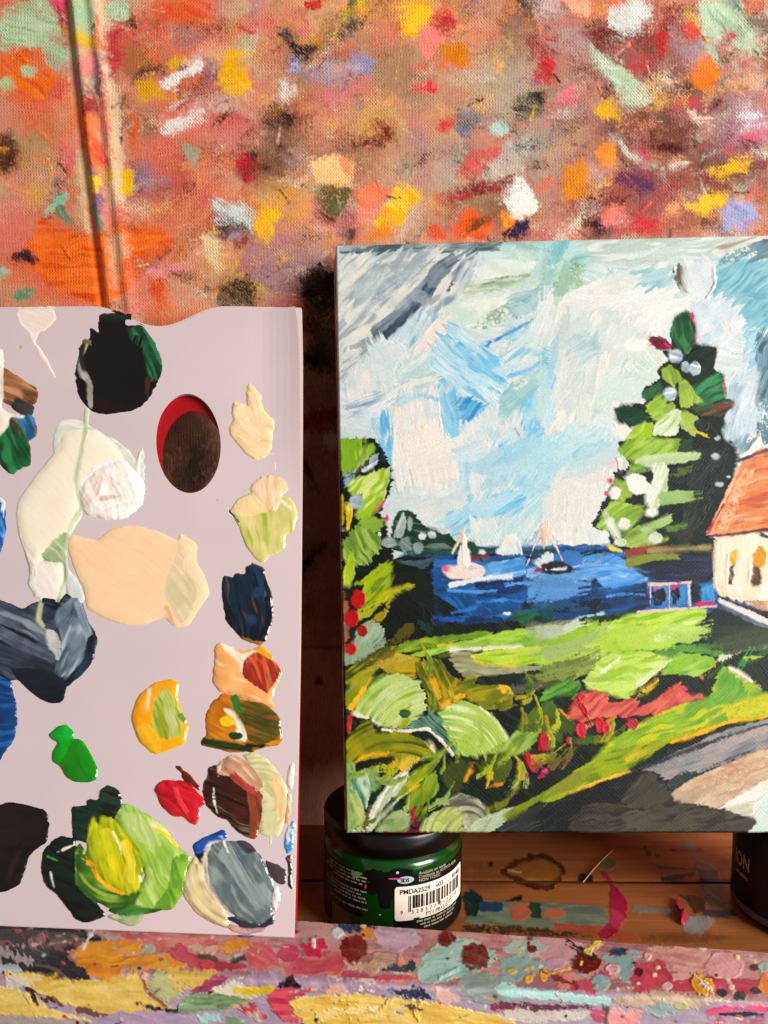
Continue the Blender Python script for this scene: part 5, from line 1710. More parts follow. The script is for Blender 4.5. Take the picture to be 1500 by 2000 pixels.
FLOOR = '''
#w
S 8a5028,a5693a w=60 o=.5 d=.1 | -50,90 700,120 1500,100
S 9a5c30 w=40 o=.4 d=.1 | -50,260 700,300 1500,270
S 8a4e28 w=24 o=.5 d=.1 | 700,180 1100,200 1500,170
B 6a3a1c o=.5 | 150,330,140,70
B 5f3018 o=.4 | 620,120,160,50
F 5a2f18,6f3c1e h=.6 | 228,300 310,238 440,205 535,268 550,312 462,390 378,375 288,333
F 97602f,a87038 h=.3 | 262,300 330,258 440,232 505,275 518,308 455,360 385,345 310,315
S c9a080 w=14 h=.5 | 270,290 330,302
D 2a241f,1f1c1a h=.8 | 640,328,36,24
D 7a7a3a,6a7040 h=.8 | 745,262,36,26
S 2c2420 w=12 | 265,440 335,415
D 22201c | 315,425,26,12 190,262,12,12 320,348,14,8
F 76876f,86967c,687a68 a=2 h=.8 | 120,440 380,440 745,460 745,565 500,565 55,545
F 1f4a44,17383a h=.8 | 60,402 100,376 155,420 135,505 65,505
F 2f5f85,24506f h=.8 | 135,440 255,448 245,485 135,492
F c9704f,b8624a h=.8 | 275,448 372,446 385,502 300,534
D c9704f,bf6a50 h=.8 | 482,495,60,25
F 2f5a40,264a36 h=.8 | 365,440 432,448 425,522 378,518
F c5603f,b0553a h=.8 | 480,540 760,566 885,598 898,630 700,606 520,580
F 4a3a28,5f4a30 d=.2 | 50,545 420,560 700,610 400,600 50,580
F c02a4f,a82445,cf4060 h=1 | 695,288 742,298 785,370 835,430 842,490 795,585 745,618 695,605 760,522 748,430 757,370
S 2f4050 w=22 h=.6 | 998,332 1155,308
S 2f3a48 w=10 h=.5 | 978,275 1155,286
D 3f4a50 | 935,207,12,18 980,217,13,7 1052,192,14,9 1175,188,7,5 920,182,8,8
F 6a7585,5a6576,7f8896 h=.8 | 1145,230 1255,278 1295,360 1297,452 1220,464 1185,330
D 7a8a90 h=.6 | 1125,170,22,16 1150,222,18,12
D 2f4f78 h=.6 | 1190,330,16,44
F 6a3a28,522c20 h=.6 | 1065,402 1195,408 1208,482 1150,494 1118,432
F 2f4a6a,263e5c h=.7 | 1195,468 1350,474 1350,512 1200,512
F 8a8a85,9a9a94 h=.7 | 1095,505 1265,520 1185,596 1105,596
F 7a8378 d=.2 | 860,455 1060,480 1060,500 860,490
S b5804a w=8 | 960,590 1000,640
D a5692f h=.3 | 1292,250,34,22
D 8a5426 h=.3 | 1294,250,20,12
B 5a2c14 o=.6 | 1100,610,220,30
#G
B 5a3018 o=.5 | 620,1600,60,140
'''
# ------------------------------------------------------------------ the cloth behind
def steps(a, b, st):
    return np.arange(a, b, st)


def build_cloth():
    gx = steps(-10, 1512, 1.85)
    gy = np.concatenate([steps(-10, 655, 1.85), steps(655, 1262, 5), steps(1262, 1270, 2), steps(1270, 1660, 9)])
    S = Surf(gx, gy, 'c9927a', seed=100, hk=0.7, gain=0.93)
    X, Y = np.meshgrid(gx, gy)
    # the raw cloth: stained unevenly
    m = fbm(X / 70, Y / 70, 3, 4)[..., None]; m2 = fbm(X / 33, Y / 40, 9, 4)[..., None]
    S.C = S.C * (0.80 + 0.45 * m) * np.where(m2 > 0.5, [[[1.0, 0.93, 0.90]]], [[[0.97, 1.0, 0.98]]])
    S.C += (lin('c9685a') * 0.8 - S.C) * sst(0.52, 0.75, fbm(X / 60, Y / 75, 21, 4))[..., None] * 0.55
    S.C += (lin('8f6a4c') * 0.8 - S.C) * sst(0.55, 0.75, fbm(X / 50, Y / 60, 31, 4))[..., None] * 0.45
    rnd = random.Random(5)
    # old faint blots and specks all over
    pal = ['c9605a', 'd98a4a', '9a6a80', 'a5b09a', '8a4a3a', 'd9a05a', 'b84a50', '6a5a4a', 'c0a0a0', '7a7a90', 'd06a50', 'e0b060', 'cfc5bc']
    recs = parse(CLOTH)
    # strokes known only as fields of colour first, then the daubs
    zones = [(['e0604a', 'ee7a3a', 'd0504f', 'e39080', 'a9ba98', 'd9a880', 'b8742f', 'e88a50', 'd96a70', 'c98a4a'], 0, 520),
             (['bf8a50', 'e3a33f', 'd9604f', '9a7a4a', '8a6a90', 'e0b080', '4a3c2c', 'c9b0a0', 'e0706a', 'd9822f', 'b59a70'], 420, 1050),
             (['8a342c', 'b04a4a', 'c0606f', '7a5238', '9a6a85', 'd9c5bc', 'c03a44', '4f3434', 'd98a4a', 'b9c0b8', 'a84a30'], 950, 1500)]

    def near(x):
        z = [q for q in zones if q[1] <= x <= q[2]]
        return rnd.choice(rnd.choice(z)[0])
    for i in range(600):
        x, y = rnd.uniform(0, 1500), rnd.uniform(0, 640)
        r = rnd.uniform(8, 48)
        S.lay(None, 'B', [near(x)], (x, y, r * rnd.uniform(.6, 1.6), r), {'o': rnd.uniform(.35, .9)})
    for i in range(420):
        x, y = rnd.uniform(0, 1500), rnd.uniform(0, 640)
        a = rnd.uniform(0, 6.28); L = rnd.uniform(8, 60)
        S.lay(None, 'S', [near(x), near(x)], [(x, y), (x + L * math.cos(a), y + L * math.sin(a))], {'w': rnd.uniform(12, 46), 'd': rnd.uniform(.25, .75), 'sc': 1, 'o': .9, 's': 4},
              th=0.2, wv=1.0, edge=4, weave=.5)
    fields = [r for r in recs if r[1] == 'B']  # the brown blot behind the thumb hole is painted shade
    daubs = [r for r in recs if r[1] != 'B']
    S.run(fields)  # browns left of the canvas corner: part dark paint, part painted shadow
    for i in range(460):                       # scumbled darks and lights
        x, y = rnd.uniform(200, 1500), rnd.uniform(0, 640)
        a = rnd.uniform(-.9, .5); L = rnd.uniform(20, 80)
        S.lay(None, 'S', [rnd.choice(['2f2218', '3a2624', '4a2018', '33302a', 'e0c9ac', 'd9a860', '5a3a20', 'c9bfae', '9a3034', 'd96a50', 'e8a070', 'a8b0a0', 'c8505a'])], [(x, y), (x + L * math.cos(a), y + L * math.sin(a))],
              {'w': rnd.uniform(10, 44), 'd': rnd.uniform(.5, .9), 'sc': 1, 's': 2.5}, th=0.3, wv=1.0, edge=4, weave=.55)
    for i in range(150):
        x, y = rnd.uniform(0, 1500), rnd.uniform(0, 640)
        a = rnd.uniform(0, 6.28); L = rnd.uniform(6, 26)
        S.lay(None, 'S', [rnd.choice(pal), near(x)], [(x, y), (x + L * math.cos(a), y + L * math.sin(a))], {'w': rnd.uniform(6, 22), 'd': rnd.uniform(.35, .8), 'sc': 1},
              th=0.3, wv=1.0, edge=3, weave=.5)
    # dry brushing drags neighbouring colours over the threads
    def drag(passes):
        for k, (amp, th_, mk) in enumerate(passes):
            wx = X + amp * 2 * (fbm(X / 30, Y / 30, 70 + k, 2) - .5) + amp * .6 * (vn(X / 4, Y / 9, 80 + k) - .5)
            wy = Y + amp * 2 * (fbm(X / 30, Y / 30, 75 + k, 2) - .5)
            ii = np.clip(np.searchsorted(gx, wx), 0, len(gx) - 1); jj = np.clip(np.searchsorted(gy, wy), 0, len(gy) - 1)
            msk = sst(th_ - .06, th_ + .06, 0.55 * vn(X / 2.6, Y / 4.2, 90 + k) + 0.2 * vn(X / 7, Y / 3, 93 + k) + 0.25 * fbm(X / 40, Y / 40, 96 + k, 2))[..., None] * mk
            S.C = S.C * (1 - msk) + S.C[jj, ii] * msk
    drag(((26, .54, .85), (60, .6, .85), (14, .55, .8)))
    S.items = [None] + [(None, None)] * (len(S.items) - 1)
    S.ID[:] = 0
    for r in daubs:
        r[4].setdefault('s', 2.0)
        r[4]['d'] = r[4].get('d', 0.0) * 1.15 + 0.06
        S.lay(*r, th=0.35, wv=1.0, edge=4.0, jit=0.06, ridge=0.3, lost=6, cover=.15, weave=.5, br=6)
    for i in range(70):                       # crumbs and threads of dried paint
        x, y = rnd.uniform(0, 1500), rnd.uniform(0, 640)
        a = rnd.uniform(0, 6.28); L = rnd.uniform(2, 9)
        S.lay(None, 'S', [rnd.choice(['e0c49a', 'e6c04a', 'd9b8a0', 'd97060', '2f2a26', 'b9c5bc', 'e8a090', '8a3030'])], [(x, y), (x + L * math.cos(a), y + L * math.sin(a))],
              {'w': rnd.uniform(1.6, 3.6), 'h': 1.6, 'o': .9}, th=1.5, wv=.6)
    drag(((14, .56, .6), (34, .63, .6)))
    # weave shading put into the colour, as the bump shows little: darker valleys
    wv = 0.5 * fbm(X / 2.4, Y / 2.8, 55, 2) + 0.5 * (0.5 + 0.5 * np.sin(X * 2 * math.pi / 6.4 + 3 * m[..., 0]) * np.sin(Y * 2 * math.pi / 7.0 + 3 * m2[..., 0]))
    S.C *= (0.74 + 0.52 * wv)[..., None]
    # pleat, creases, slack
    d = X - (130 + 0.1186 * Y)
    H = 13 * np.exp(-((d - 17) / 12.0) ** 2) * (1 - 0.35 * sst(300, 600, Y)) + 6 * np.exp(-((d - 52) / 11.0) ** 2) - 5 * np.exp(-((d + 4) / 6.0) ** 2)
    H *= 1 - sst(560, 700, Y)
    H += 2.0 * fbm(X / 11, Y / 30, 61, 2) * np.exp(-((d - 25) / 26.0) ** 2)
    S.H += H + 10 * (fbm(X / 340, Y / 300, 77, 2) - 0.5) - 5 * np.exp(-((Y - 1265) / 2.5) ** 2)
    S.pad(left=steps(-420, -12, 14), right=steps(1516, 2100, 14), top=steps(-300, -12, 14))
    root = empty('drop_cloth', (0, CLOTH_Y, Z_FLOOR))
    tag(root, 'paint-spattered canvas cloth hung upright behind the palette and the painting', 'cloth')
    S.build(lambda x, y, h: PL_CLOTH.pos(x, y, h), MM_CLOTH, PL_CLOTH.uv, M_CLOTH, root, None, base_name='fabric', stroke_name='paint_daub', min_quads=40, limit=295)


# ------------------------------------------------------------------ the painting
def build_painting():
    def edge_l(y): return 655 + (y - 478) * (676 - 655) / (1627 - 478)
    def yt(x): return 478 - (x - 655) * 20 / 845.0
    S = Surf(np.concatenate([steps(650, 1512, 1.5), steps(1515, 1826, 7)]), steps(452, 1629, 1.5), 'c9d5d5', seed=500, hk=0.42, gain=0.76)
    # the grid is bent so that its first column is the left edge and its first row the top edge
    gx0, gy0, gy1 = S.gx[0], S.gy[0], S.gy[-1]

    def inv_xy(gxv, gyv):
        x = gxv.copy(); y = gyv.copy()
        for _ in range(3):
            L = edge_l(y)
            x = L + (gxv - gx0) * (1515 - L) / (1515 - gx0)
            T = yt(x)
            y = T + (gyv - gy0) * (1627 - T) / (gy1 - gy0)
        return x, y
    S.fwx = lambda x, y: gx0 + (x - edge_l(y)) * (1515 - gx0) / (1515 - edge_l(y))
    S.fwd = lambda x, y: gy0 + (y - yt(x)) * (gy1 - gy0) / (1627 - yt(x))
    def carry_on(r):
        """the picture goes on beyond the photograph's right edge"""
        if r[1] == 'F':
            P = r[3]; Q = []
            for i, p in enumerate(P):
                q = P[(i + 1) % len(P)]
                Q.append(p)
                if p[0] >= 1498 and q[0] >= 1498: Q += [(p[0] + 340, p[1]), (q[0] + 340, q[1])]
            return (r[0], r[1], r[2], Q, r[4])
        if r[1] == 'S' and r[3][-1][0] >= 1498:
            return (r[0], r[1], r[2], r[3] + [(r[3][-1][0] + 340, r[3][-1][1] + 10)], r[4])
        return r
    late = []
    for r in map(carry_on, parse(PAINTING)):
        if r[0].startswith(('painted_boat', 'painted_fence', 'painted_house')) or r[1] == 'D': late.append(r); continue
        sky = r[0] == 'painted_sky'; soft_g = r[0] in ('painted_lawn', 'painted_path', 'painted_garden')
        S.lay(*r, th=0.8, wv=0.6, edge=1.6, bw=2.3, jit=0.06, ridge=0.6, lost=9 if sky else 6, br=17 if sky else 6 if soft_g else 4)
    fx_, fy_ = S.fwx, S.fwd
    S.fwx, S.fwd = (lambda x, y: x), (lambda x, y: y)
    rnd = random.Random(21)
    leaf = ['8fa82e', 'a5a52a', '6f8f2a', 'b5b83a', '4f7a2c', '93b84a', 'c9b02a', '3f6a34', 'a9c56a', '7a7a1f']
    for bx, n in (((672, 1060, 1295, 1610), 64), ((1060, 1420, 1400, 1500), 14), ((672, 740, 880, 1250), 16)):
        for _ in range(n):
            x, y = rnd.uniform(*bx[:2]), rnd.uniform(*bx[2:])
            if y > 1640 - (x - 900) * 0.62 and x > 900: continue
            k = S.ID[np.searchsorted(S.gy, y), np.searchsorted(S.gx, x)]
            if k <= 0 or S.items[k][0] not in ('painted_garden', 'painted_lawn') or S.C[np.searchsorted(S.gy, y), np.searchsorted(S.gx, x)].sum() > .25: continue
            a = math.radians(rnd.uniform(-110, -10)); L = rnd.uniform(16, 44)
            c1, c2 = rnd.choice(leaf), rnd.choice(leaf)
            S.lay('painted_garden', 'S', [c1, c2], [(x, y), (x + L * .5 * math.cos(a + .3), y + L * .5 * math.sin(a + .3)), (x + L * math.cos(a), y + L * math.sin(a))],
                  {'w': rnd.uniform(9, 20), 'd': rnd.uniform(0, .2), 't': .7, 'h': 1.2}, th=1.2, wv=.45, edge=1.6, bw=2.3, jit=.06, ridge=.6, lost=5)
    S.rework(420, ('painted_sky',), (22, 80), rnd, .10, lambda x, y, r: math.radians(-60 + 90 * float(vn(np.array(x / 120), np.array(y / 120), 4)) + r.uniform(-20, 20)))
    for bx, gr, an in (((1045, 1110, 460, 1060), 'painted_sky', -70), ((660, 1480, 855, 905), 'painted_sky', -20), ((1045, 1110, 1180, 1330), 'painted_lawn', -8),
                       ((1050, 1105, 1060, 1220), 'painted_sea', -5), ((1050, 1105, 1460, 1630), 'painted_garden', -25), ((1060, 1500, 1225, 1262), 'painted_lawn', -8),
                       ((660, 1080, 1250, 1290), 'painted_garden', -25)):
        S.rework(46, (gr,), (26, 66), rnd, .05, lambda x, y, r: math.radians(an + r.uniform(-14, 14)), wet=.9, box=bx, wide=True)
    S.rework(260, ('painted_lawn', 'painted_path'), (18, 60), rnd, .14, lambda x, y, r: math.radians(-12 + r.uniform(-12, 12)))
    S.rework(420, ('painted_garden', 'painted_tree'), (10, 34), rnd, .22, lambda x, y, r: math.radians(-50 + r.uniform(-50, 50)))
    S.rework(160, ('painted_sea',), (14, 46), rnd, .25, lambda x, y, r: math.radians(-8 + r.uniform(-10, 10)))
    S.fwx, S.fwd = fx_, fy_
    S.run(late, th=0.9, wv=0.5, edge=1.4, bw=2.3, jit=0.06, ridge=0.6, lost=3, br=3)
    X, Y = np.meshgrid(S.gx, S.gy)
    b = np.minimum(np.minimum(X - gx0, Y - gy0), gy1 - Y)
    S.H -= 5 * np.clip(1 - b / 4.0, 0, 1) ** 2
    S.ID[S.ID == 0] = 1
    root = empty('painting', tuple((_BL + _BR) / 2))
    tag(root, 'small canvas painting of a seaside garden, cottage and sailboats standing on two jars', 'painting')

    def pos(x, y, h):
        xx, yy = inv_xy(x, y)
        return PL_PAINT.pos(xx, yy, h)
    S.build(pos, MM_PAINT, PL_PAINT.uv, M_CANVAS, root, None, base_name='painted_edge', stroke_name='brush_stroke', min_quads=40, limit=999, groups_as_parts=True)
    # the stretched canvas itself
    T = 0.019
    n = PL_PAINT.n
    fx = [(676 - 3, 1627 + 0), (1822, 1627), (1822, float(yt(1822)) + 2), (655 + 1, 480)]
    front = [PL_PAINT.pos(np.array(x), np.array(y), np.array(-0.0015)) for x, y in fx]
    u, v = PL_PAINT.u, PL_PAINT.v
    fl = [(0.0, 0.0), (0.002, 0.0), (0.002, 0.0), (-0.0026, -0.0006)]
    back = [f - n * T + u * a + v * c for f, (a, c) in zip(front, fl)]
    m, nt, bs = new_mat('canvas_side')
    L = nt.links.new
    tc = nt.nodes.new('ShaderNodeTexCoord')
    nz = nt.nodes.new('ShaderNodeTexNoise'); nz.inputs['Scale'].default_value = 22; nz.inputs['Detail'].default_value = 5; nz.inputs['Distortion'].default_value = 1.2
    rp = nt.nodes.new('ShaderNodeValToRGB')
    for i, (p, c) in enumerate(((0.3, 'd9b5a5'), (0.42, 'c02a40'), (0.5, 'd9a995'), (0.58, '8a5a4a'), (0.68, 'c01f3f'))):
        e = rp.color_ramp.elements[i] if i < 2 else rp.color_ramp.elements.new(p)
        e.position = p; e.color = (*lin(c), 1)
    L(tc.outputs['Object'], nz.inputs['Vector']); L(nz.outputs[0], rp.inputs[0]); L(rp.outputs[0], bs.inputs['Base Color'])
    bs.inputs['Roughness'].default_value = 0.6
    put('stretched_canvas', box_mesh('stretched_canvas', front + back, 0.0012), m, root)


# ------------------------------------------------------------------ palette pad and the paint on it
def curl(x, y):
    """the top sheet curls up a little along its right side, most at the top (metres)"""
    k = np.clip((np.asarray(x, float) - 500) / 88.0, 0, 1.2)
    return 0.0038 * k ** 2 * (1 - sst(600, 1080, np.asarray(y, float)))


def pal_pos(x, y, h):
    return PL_PAL.pos(x, y, np.asarray(h) + curl(x, y))


def cdt_sheet(name, outline, hole, off, mat, parent, thick, use_curl, step=14):
    """a paper sheet: outline and thumb hole in photo px, set back from the pad's face by off metres"""
    O = []
    for p in outline:                           # square outer corners, rounded notch
        O += [p] * (3 if (abs(p[0] - 573) < 3 and p[1] > 1820) or p[0] < -200 or (p[0] > 560 and p[1] < 610) else 1)
    O = chaikin(np.array(O, float), 1)
    O = O[np.linalg.norm(O - np.roll(O, 1, 0), axis=1) > 0.3]
    # thin out very close points and densify long edges
    P = []
    for i in range(len(O)):
        a, b = O[i], O[(i + 1) % len(O)]
        k = max(1, int(np.linalg.norm(b - a) / step))
        for j in range(k): P.append(a + (b - a) * j / k)
    P = np.array(P)
    cx, cy, rx, ry, tilt = hole
    t = np.linspace(0, 2 * math.pi, 72, endpoint=False)
    hx = rx * np.cos(t); hy = ry * np.sin(t)
    ct, st_ = math.cos(tilt), math.sin(tilt)
    HL = np.stack([cx + hx * ct - hy * st_, cy + hx * st_ + hy * ct], 1)
    gx, gy = np.meshgrid(steps(P[:, 0].min() + step, P[:, 0].max(), step), steps(P[:, 1].min() + step, P[:, 1].max(), step))
    I = np.stack([gx.ravel(), gy.ravel()], 1)
    ok = (poly_sdf(I[:, 0], I[:, 1], P) < -step * .5) & (poly_sdf(I[:, 0], I[:, 1], HL) > step * .5)
    I = I[ok]
    A = np.vstack([P, HL, I])
    nP, nH = len(P), len(HL)
    ed = [(i, (i + 1) % nP) for i in range(nP)] + [(nP + i, nP + (i + 1) % nH) for i in range(nH)]
    vo, eo, fo, *_ = delaunay_2d_cdt([Vector(p) for p in A], ed, [], 0, 1e-4)
    vo = np.array([tuple(p) for p in vo]); fo = np.array([f for f in fo if len(f) == 3])
    c = vo[fo].mean(1)
    fo = fo[(poly_sdf(c[:, 0], c[:, 1], P) < 0) & (poly_sdf(c[:, 0], c[:, 1], HL) > 0)]
    V = PL_PAL.pos(vo[:, 0], vo[:, 1], -off + (curl(vo[:, 0], vo[:, 1]) if use_curl else 0.0) + np.zeros(len(vo)))
    me = mesh_np(name, V, fo, smooth=False)
    bm = bmesh.new(); bm.from_mesh(me)
    bpy.data.meshes.remove(me)
    for f in bm.faces: f.smooth = False
    bmesh.ops.recalc_face_normals(bm, faces=bm.faces)
    if sum((f.normal for f in bm.faces), Vector()).dot(Vector(PL_PAL.n)) < 0:
        bmesh.ops.reverse_faces(bm, faces=bm.faces)
    ex = bmesh.ops.extrude_face_region(bm, geom=list(bm.faces), use_keep_orig=True)
    # the region that was extruded becomes the back
    vs = [g for g in ex['geom'] if isinstance(g, bmesh.types.BMVert)]
    bmesh.ops.translate(bm, verts=vs, vec=Vector(PL_PAL.n * -thick))
    bmesh.ops.recalc_face_normals(bm, faces=bm.faces)
    for f in bm.faces: f.smooth = False
    me = bpy.data.meshes.new(name); bm.to_mesh(me); bm.free()
    return put(name, me, mat, parent)


M_PAPER = mat_plain('palette_paper', 'cdbdc0', 0.45, 0.3, 0.035, 17)
M_PAPER2 = mat_plain('pad_paper', 'cdbab8', 0.6, 0.3, 0.02, 60)
M_RED = mat_plain('red_card', 'b4141f', 0.5, 0.4, 0.05, 90)


def build_palette():
    root = empty('palette_pad', tuple(_pr))
    tag(root, 'white paper palette pad with a thumb hole and red back cover, leaning on the cloth', 'palette')
    def notch(y0, d):
        return [(-300, y0), (0, y0 + 2)] + [(x, y0 + d * (0.5 - 0.5 * math.cos(2 * math.pi * np.clip((x - 178) / 264.0, 0, 1))) ** 1.1) for x in range(170, 460, 12)]
    sheet = notch(601, 40) + [(578, 604), (584, 640), (587, 720), (587.5, 900), (584, 1265), (577, 1600), (571, 1830), (300, 1819), (0, 1807), (-300, 1795)]
    block = notch(597, 39) + [(588, 600), (590, 700), (589.5, 900), (586, 1265), (579, 1600), (573, 1832), (300, 1821), (0, 1809), (-300, 1797)]
    cover = [(x + ((y - 1350) / 120.0 if x > 500 else 0), y + 2) for x, y in block]
    cover = [(x, min(y, 1831 - (574 - x) * 0.042)) for x, y in cover]
    ts = cdt_sheet('top_sheet', sheet, (368, 866, 63, 97, -0.06), 0.0, M_PAPER, root, 0.00025, True)
    cdt_sheet('sheet', block, (366, 868, 66, 102, -0.06), 0.0006, M_PAPER2, root, 0.0005, False, 30)
    cdt_sheet('sheet', block, (365, 868, 66, 101, -0.06), 0.0013, M_PAPER2, root, 0.0022, False, 30)
    cdt_sheet('back_cover', cover, (375, 896, 64, 99, -0.06), 0.0040, M_RED, root, 0.0011, False, 30)
    # paint
    blocks = []; cur = None; fr = '#G'
    for ln in DABS.strip().splitlines():
        if ln.startswith('@'):
            nm, lb = [q.strip() for q in ln[1:].split(';')]
            cur = [nm, lb, [fr]]; blocks.append(cur)
        elif ln.startswith('#'):
            fr = ln
            if cur: cur[2].append(ln)
        else: cur[2].append(ln)
    seed = 2000
    for nm, lb, lines in blocks:
        recs = parse('\n'.join(lines))
        if not recs: continue
        xs = []; ys = []
        for r in recs:
            if r[1] in 'DXB':
                cx, cy, rx, ry = r[3]; xs += [cx - rx, cx + rx]; ys += [cy - ry, cy + ry]
            else:
                q = r[4].get('w', 0) / 2 + 3
                xs += [p[0] - q for p in r[3]] + [p[0] + q for p in r[3]]; ys += [p[1] - q for p in r[3]] + [p[1] + q for p in r[3]]
        S = Surf(steps(min(xs) - 5, max(xs) + 5, 1.35), steps(min(ys) - 5, max(ys) + 5, 1.35), recs[0][2][0], seed=seed, hk=0.62, gain=0.98)
        seed += 50
        S.run(recs, th=4, edge=1.0, dome=0.85, bw=2.6, jit=0.06, ridge=0.16, lost=4, br=2.2)
        # paint levels itself a little
        def blur(H, n):
            for _ in range(n): H = (4 * H + np.roll(H, 1, 0) + np.roll(H, -1, 0) + np.roll(H, 1, 1) + np.roll(H, -1, 1)) / 8
            return H
        mk = sst(0.1, 0.7, S.M)
        S.H = blur(np.maximum(S.H, 0.25) * mk - 1.0 * (1 - mk), 5)
        S.H += 0.35 * (np.maximum(blur(S.H, 1), 0) - np.maximum(blur(S.H, 4), 0))
        S.M = np.maximum(S.M, blur(S.M, 2))
        yb = max(ys); xb = (min(xs) + max(xs)) / 2
        root_d = empty(nm, tuple(PL_PAL.pos(np.array(xb), np.array(yb), np.array(0.0))))
        tag(root_d, lb, 'paint', 'wet paint on the palette')
        S.build(pal_pos, MM_PAL, None, M_WET, root_d, None, base_name='smear', stroke_name='smear', min_quads=40, masked='set', limit=60)


# ------------------------------------------------------------------ ledge and tray
def lip_back(x): return 1761 + 0.0674 * x
def lip_front(x): return 1893 + 0.0433 * x


def build_ledge():
    K = 114.0
    S = Surf(steps(-10, 1512, 1.7), steps(0, 232, 1.7), 'b58f8f', seed=3000, hk=0.5)
    S.fwd = lambda x, y: (y - lip_back(x)) * K / (lip_front(x) - lip_back(x))
    S.inv = lambda x, g: lip_back(x) + g * (lip_front(x) - lip_back(x)) / K
    for r in parse(LEDGE):
        S.lay(*r, th=1.2, edge=1.3 if r[1] in 'DX' else 3.2, ridge=0.6, jit=0.07, lost=3, cover=.08, br=8)
    NB = len(S.items)
    rnd = random.Random(11)
    pal = ['8a1a1a', 'e6cf9a', 'f0a0a0', 'c9d5d0', 'e0b04a', '2f4550', 'd94a60', 'f2e6d9', '9fbfc0', '7a2030', 'e09070']
    for i in range(150):
        x = rnd.uniform(0, 1500); g = rnd.uniform(2, 225)
        r = rnd.choice([0.9, 1.2, 1.5, 1.8, 2.2, 3.2])
        S.lay(None, 'D', [rnd.choice(pal)], (x, float(S.inv(x, g)), r * rnd.uniform(1, 1.6), r), {'h': 1.5}, th=1.5)
    for i in range(90):
        x = rnd.uniform(0, 1500); g = rnd.uniform(2, 225); L = rnd.uniform(4, 18)
        S.lay(None, 'S', [rnd.choice(pal), rnd.choice(pal)], [(x, float(S.inv(x, g))), (x + L, float(S.inv(x + L, g + rnd.uniform(-6, 6))))],
              {'w': rnd.uniform(2, 6), 'd': rnd.uniform(.2, .5)}, th=1.0)
    X, G = np.meshgrid(S.gx, S.gy)
    S.H = S.H * 0.7 + 1.8 * fbm(X / 34, G / 22, 5, 3) + 0.25 * fbm(X / 5, G / 4, 8, 2)
    S.pad(left=steps(-560, -12, 16), right=steps(1516, 2300, 16), bottom=np.array([240, 262, 300]))
    a, b = on_z(0, lip_front(0), Z_LIP), on_z(1500, lip_front(1500), Z_LIP)
    u = unit(b - a)
    nf = unit(np.cross(u, UPZ))
    if nf[1] > 0: nf = -nf

    def pos(x, y, h):
        g = S.fwd(x, y)
        top = hit(x, np.minimum(y, lip_front(x)), np.array([0, 0, Z_LIP]), UPZ)
        fr = hit(x, np.maximum(y, lip_front(x)), a, nf)
        V = np.where((g < K)[..., None], top, fr)
        for _ in range(6):                      # worn, rounded arris
            W = V.copy()
            W[1:-1] = (V[:-2] + 2 * V[1:-1] + V[2:]) / 4
            m = ((g > K - 14) & (g < K + 14))[..., None]
            V = np.where(m, W, V)
        w = sst(K - 10, K + 10, g)[..., None]
        n = UPZ * (1 - w) + nf * w
        return V + n / np.linalg.norm(n, axis=-1, keepdims=True) * h[..., None]
    root = empty('tray_ledge', tuple((a + b) / 2 * np.array([1, 1, 0])))
    tag(root, 'front ledge of the wooden tray, caked with layers of dried paint', 'ledge')
    S.build(pos, 0.34 / F_PX, None, M_LEDGE, root, None, base_name='paint_crust', stroke_name='paint_patch', min_quads=40, limit=295)
    # the wooden bar under the crust
    p = [on_z(-560, lip_back(-560), Z_LIP), on_z(2300, lip_back(2300), Z_LIP), on_z(2300, lip_front(2300), Z_LIP), on_z(-560, lip_front(-560), Z_LIP)]
    cn = sum(p) / 4
    q = [np.array([*(c[:2] + (cn[:2] - c[:2]) * 0.012), 0]) for c in p]
    top = [c + np.array([0, 0, Z_LIP - 0.0012]) for c in q]
    put('wooden_bar', box_mesh('wooden_bar', q + top), M_WOODPLAIN, root)
    return p


M_WOOD = mat_painted('stained_pine', 0.5, 0.35, coat=0.1, fine=0.00006)
M_WOODPLAIN = mat_plain('pine', '9a6238', 0.6, 0.3, 0.12, 40)


def build_floor(lip):
    root = empty('tray_floor', (0.05, 0.43, 0))
    tag(root, 'orange pine tray floor under the painting, stained with old paint', 'tray', kind='structure')

    def seam(x): return 1715 + 0.0055 * x
    recs = parse(FLOOR)
    cols = np.concatenate([steps(-560, 560, 40), steps(560, 690, 3), steps(690, 880, 12), steps(880, 1512, 2.2), steps(1516, 2100, 30)])
    for k, (g0, g1) in enumerate(((-112, -1.2), (1.2, 190))):
        S = Surf(cols, steps(g0, g1, 2.2), 'ae6f42', seed=4000 + k * 300, hk=0.6)
        S.fwd = lambda x, y: y - seam(x)
        S.inv = lambda x, g: g + seam(x)
        X, G = np.meshgrid(S.gx, S.gy)
        gr = fbm(X / 160, G / 3.2 + 6 * fbm(X / 260, G / 40, 2 + k, 2), 40 + k, 3)
        S.C = S.C * (0.72 + 0.5 * gr)[..., None] * np.array([1.0, 0.97, 0.92])
        S.run(recs, th=0.5, edge=1.4, jit=0.06)
        S.H = S.H - 3.5 * np.exp(-np.minimum(np.abs(G - g0), np.abs(G - g1)) / 1.6)
        pr = empty('plank') if False else root
        base = S.build(lambda x, y, h: hit(x, y, np.array([0, 0, Z_FLOOR]), UPZ) + h[..., None] * UPZ, 0.44 / F_PX, None, M_WOOD, root, None,
                       base_name='plank', stroke_name='paint_stain', min_quads=40, limit=120, base_parent=True)
    # the board under both planks
    q = [(-0.42, 0.30, 0), (0.62, 0.30, 0), (0.62, 0.535, 0), (-0.42, 0.535, 0)]
    put('tray_board', box_mesh('tray_board', [np.array(c) + [0, 0, 0.002] for c in q] + [np.array(c) + [0, 0, Z_FLOOR - 0.0035] for c in q]), M_WOODPLAIN, root)


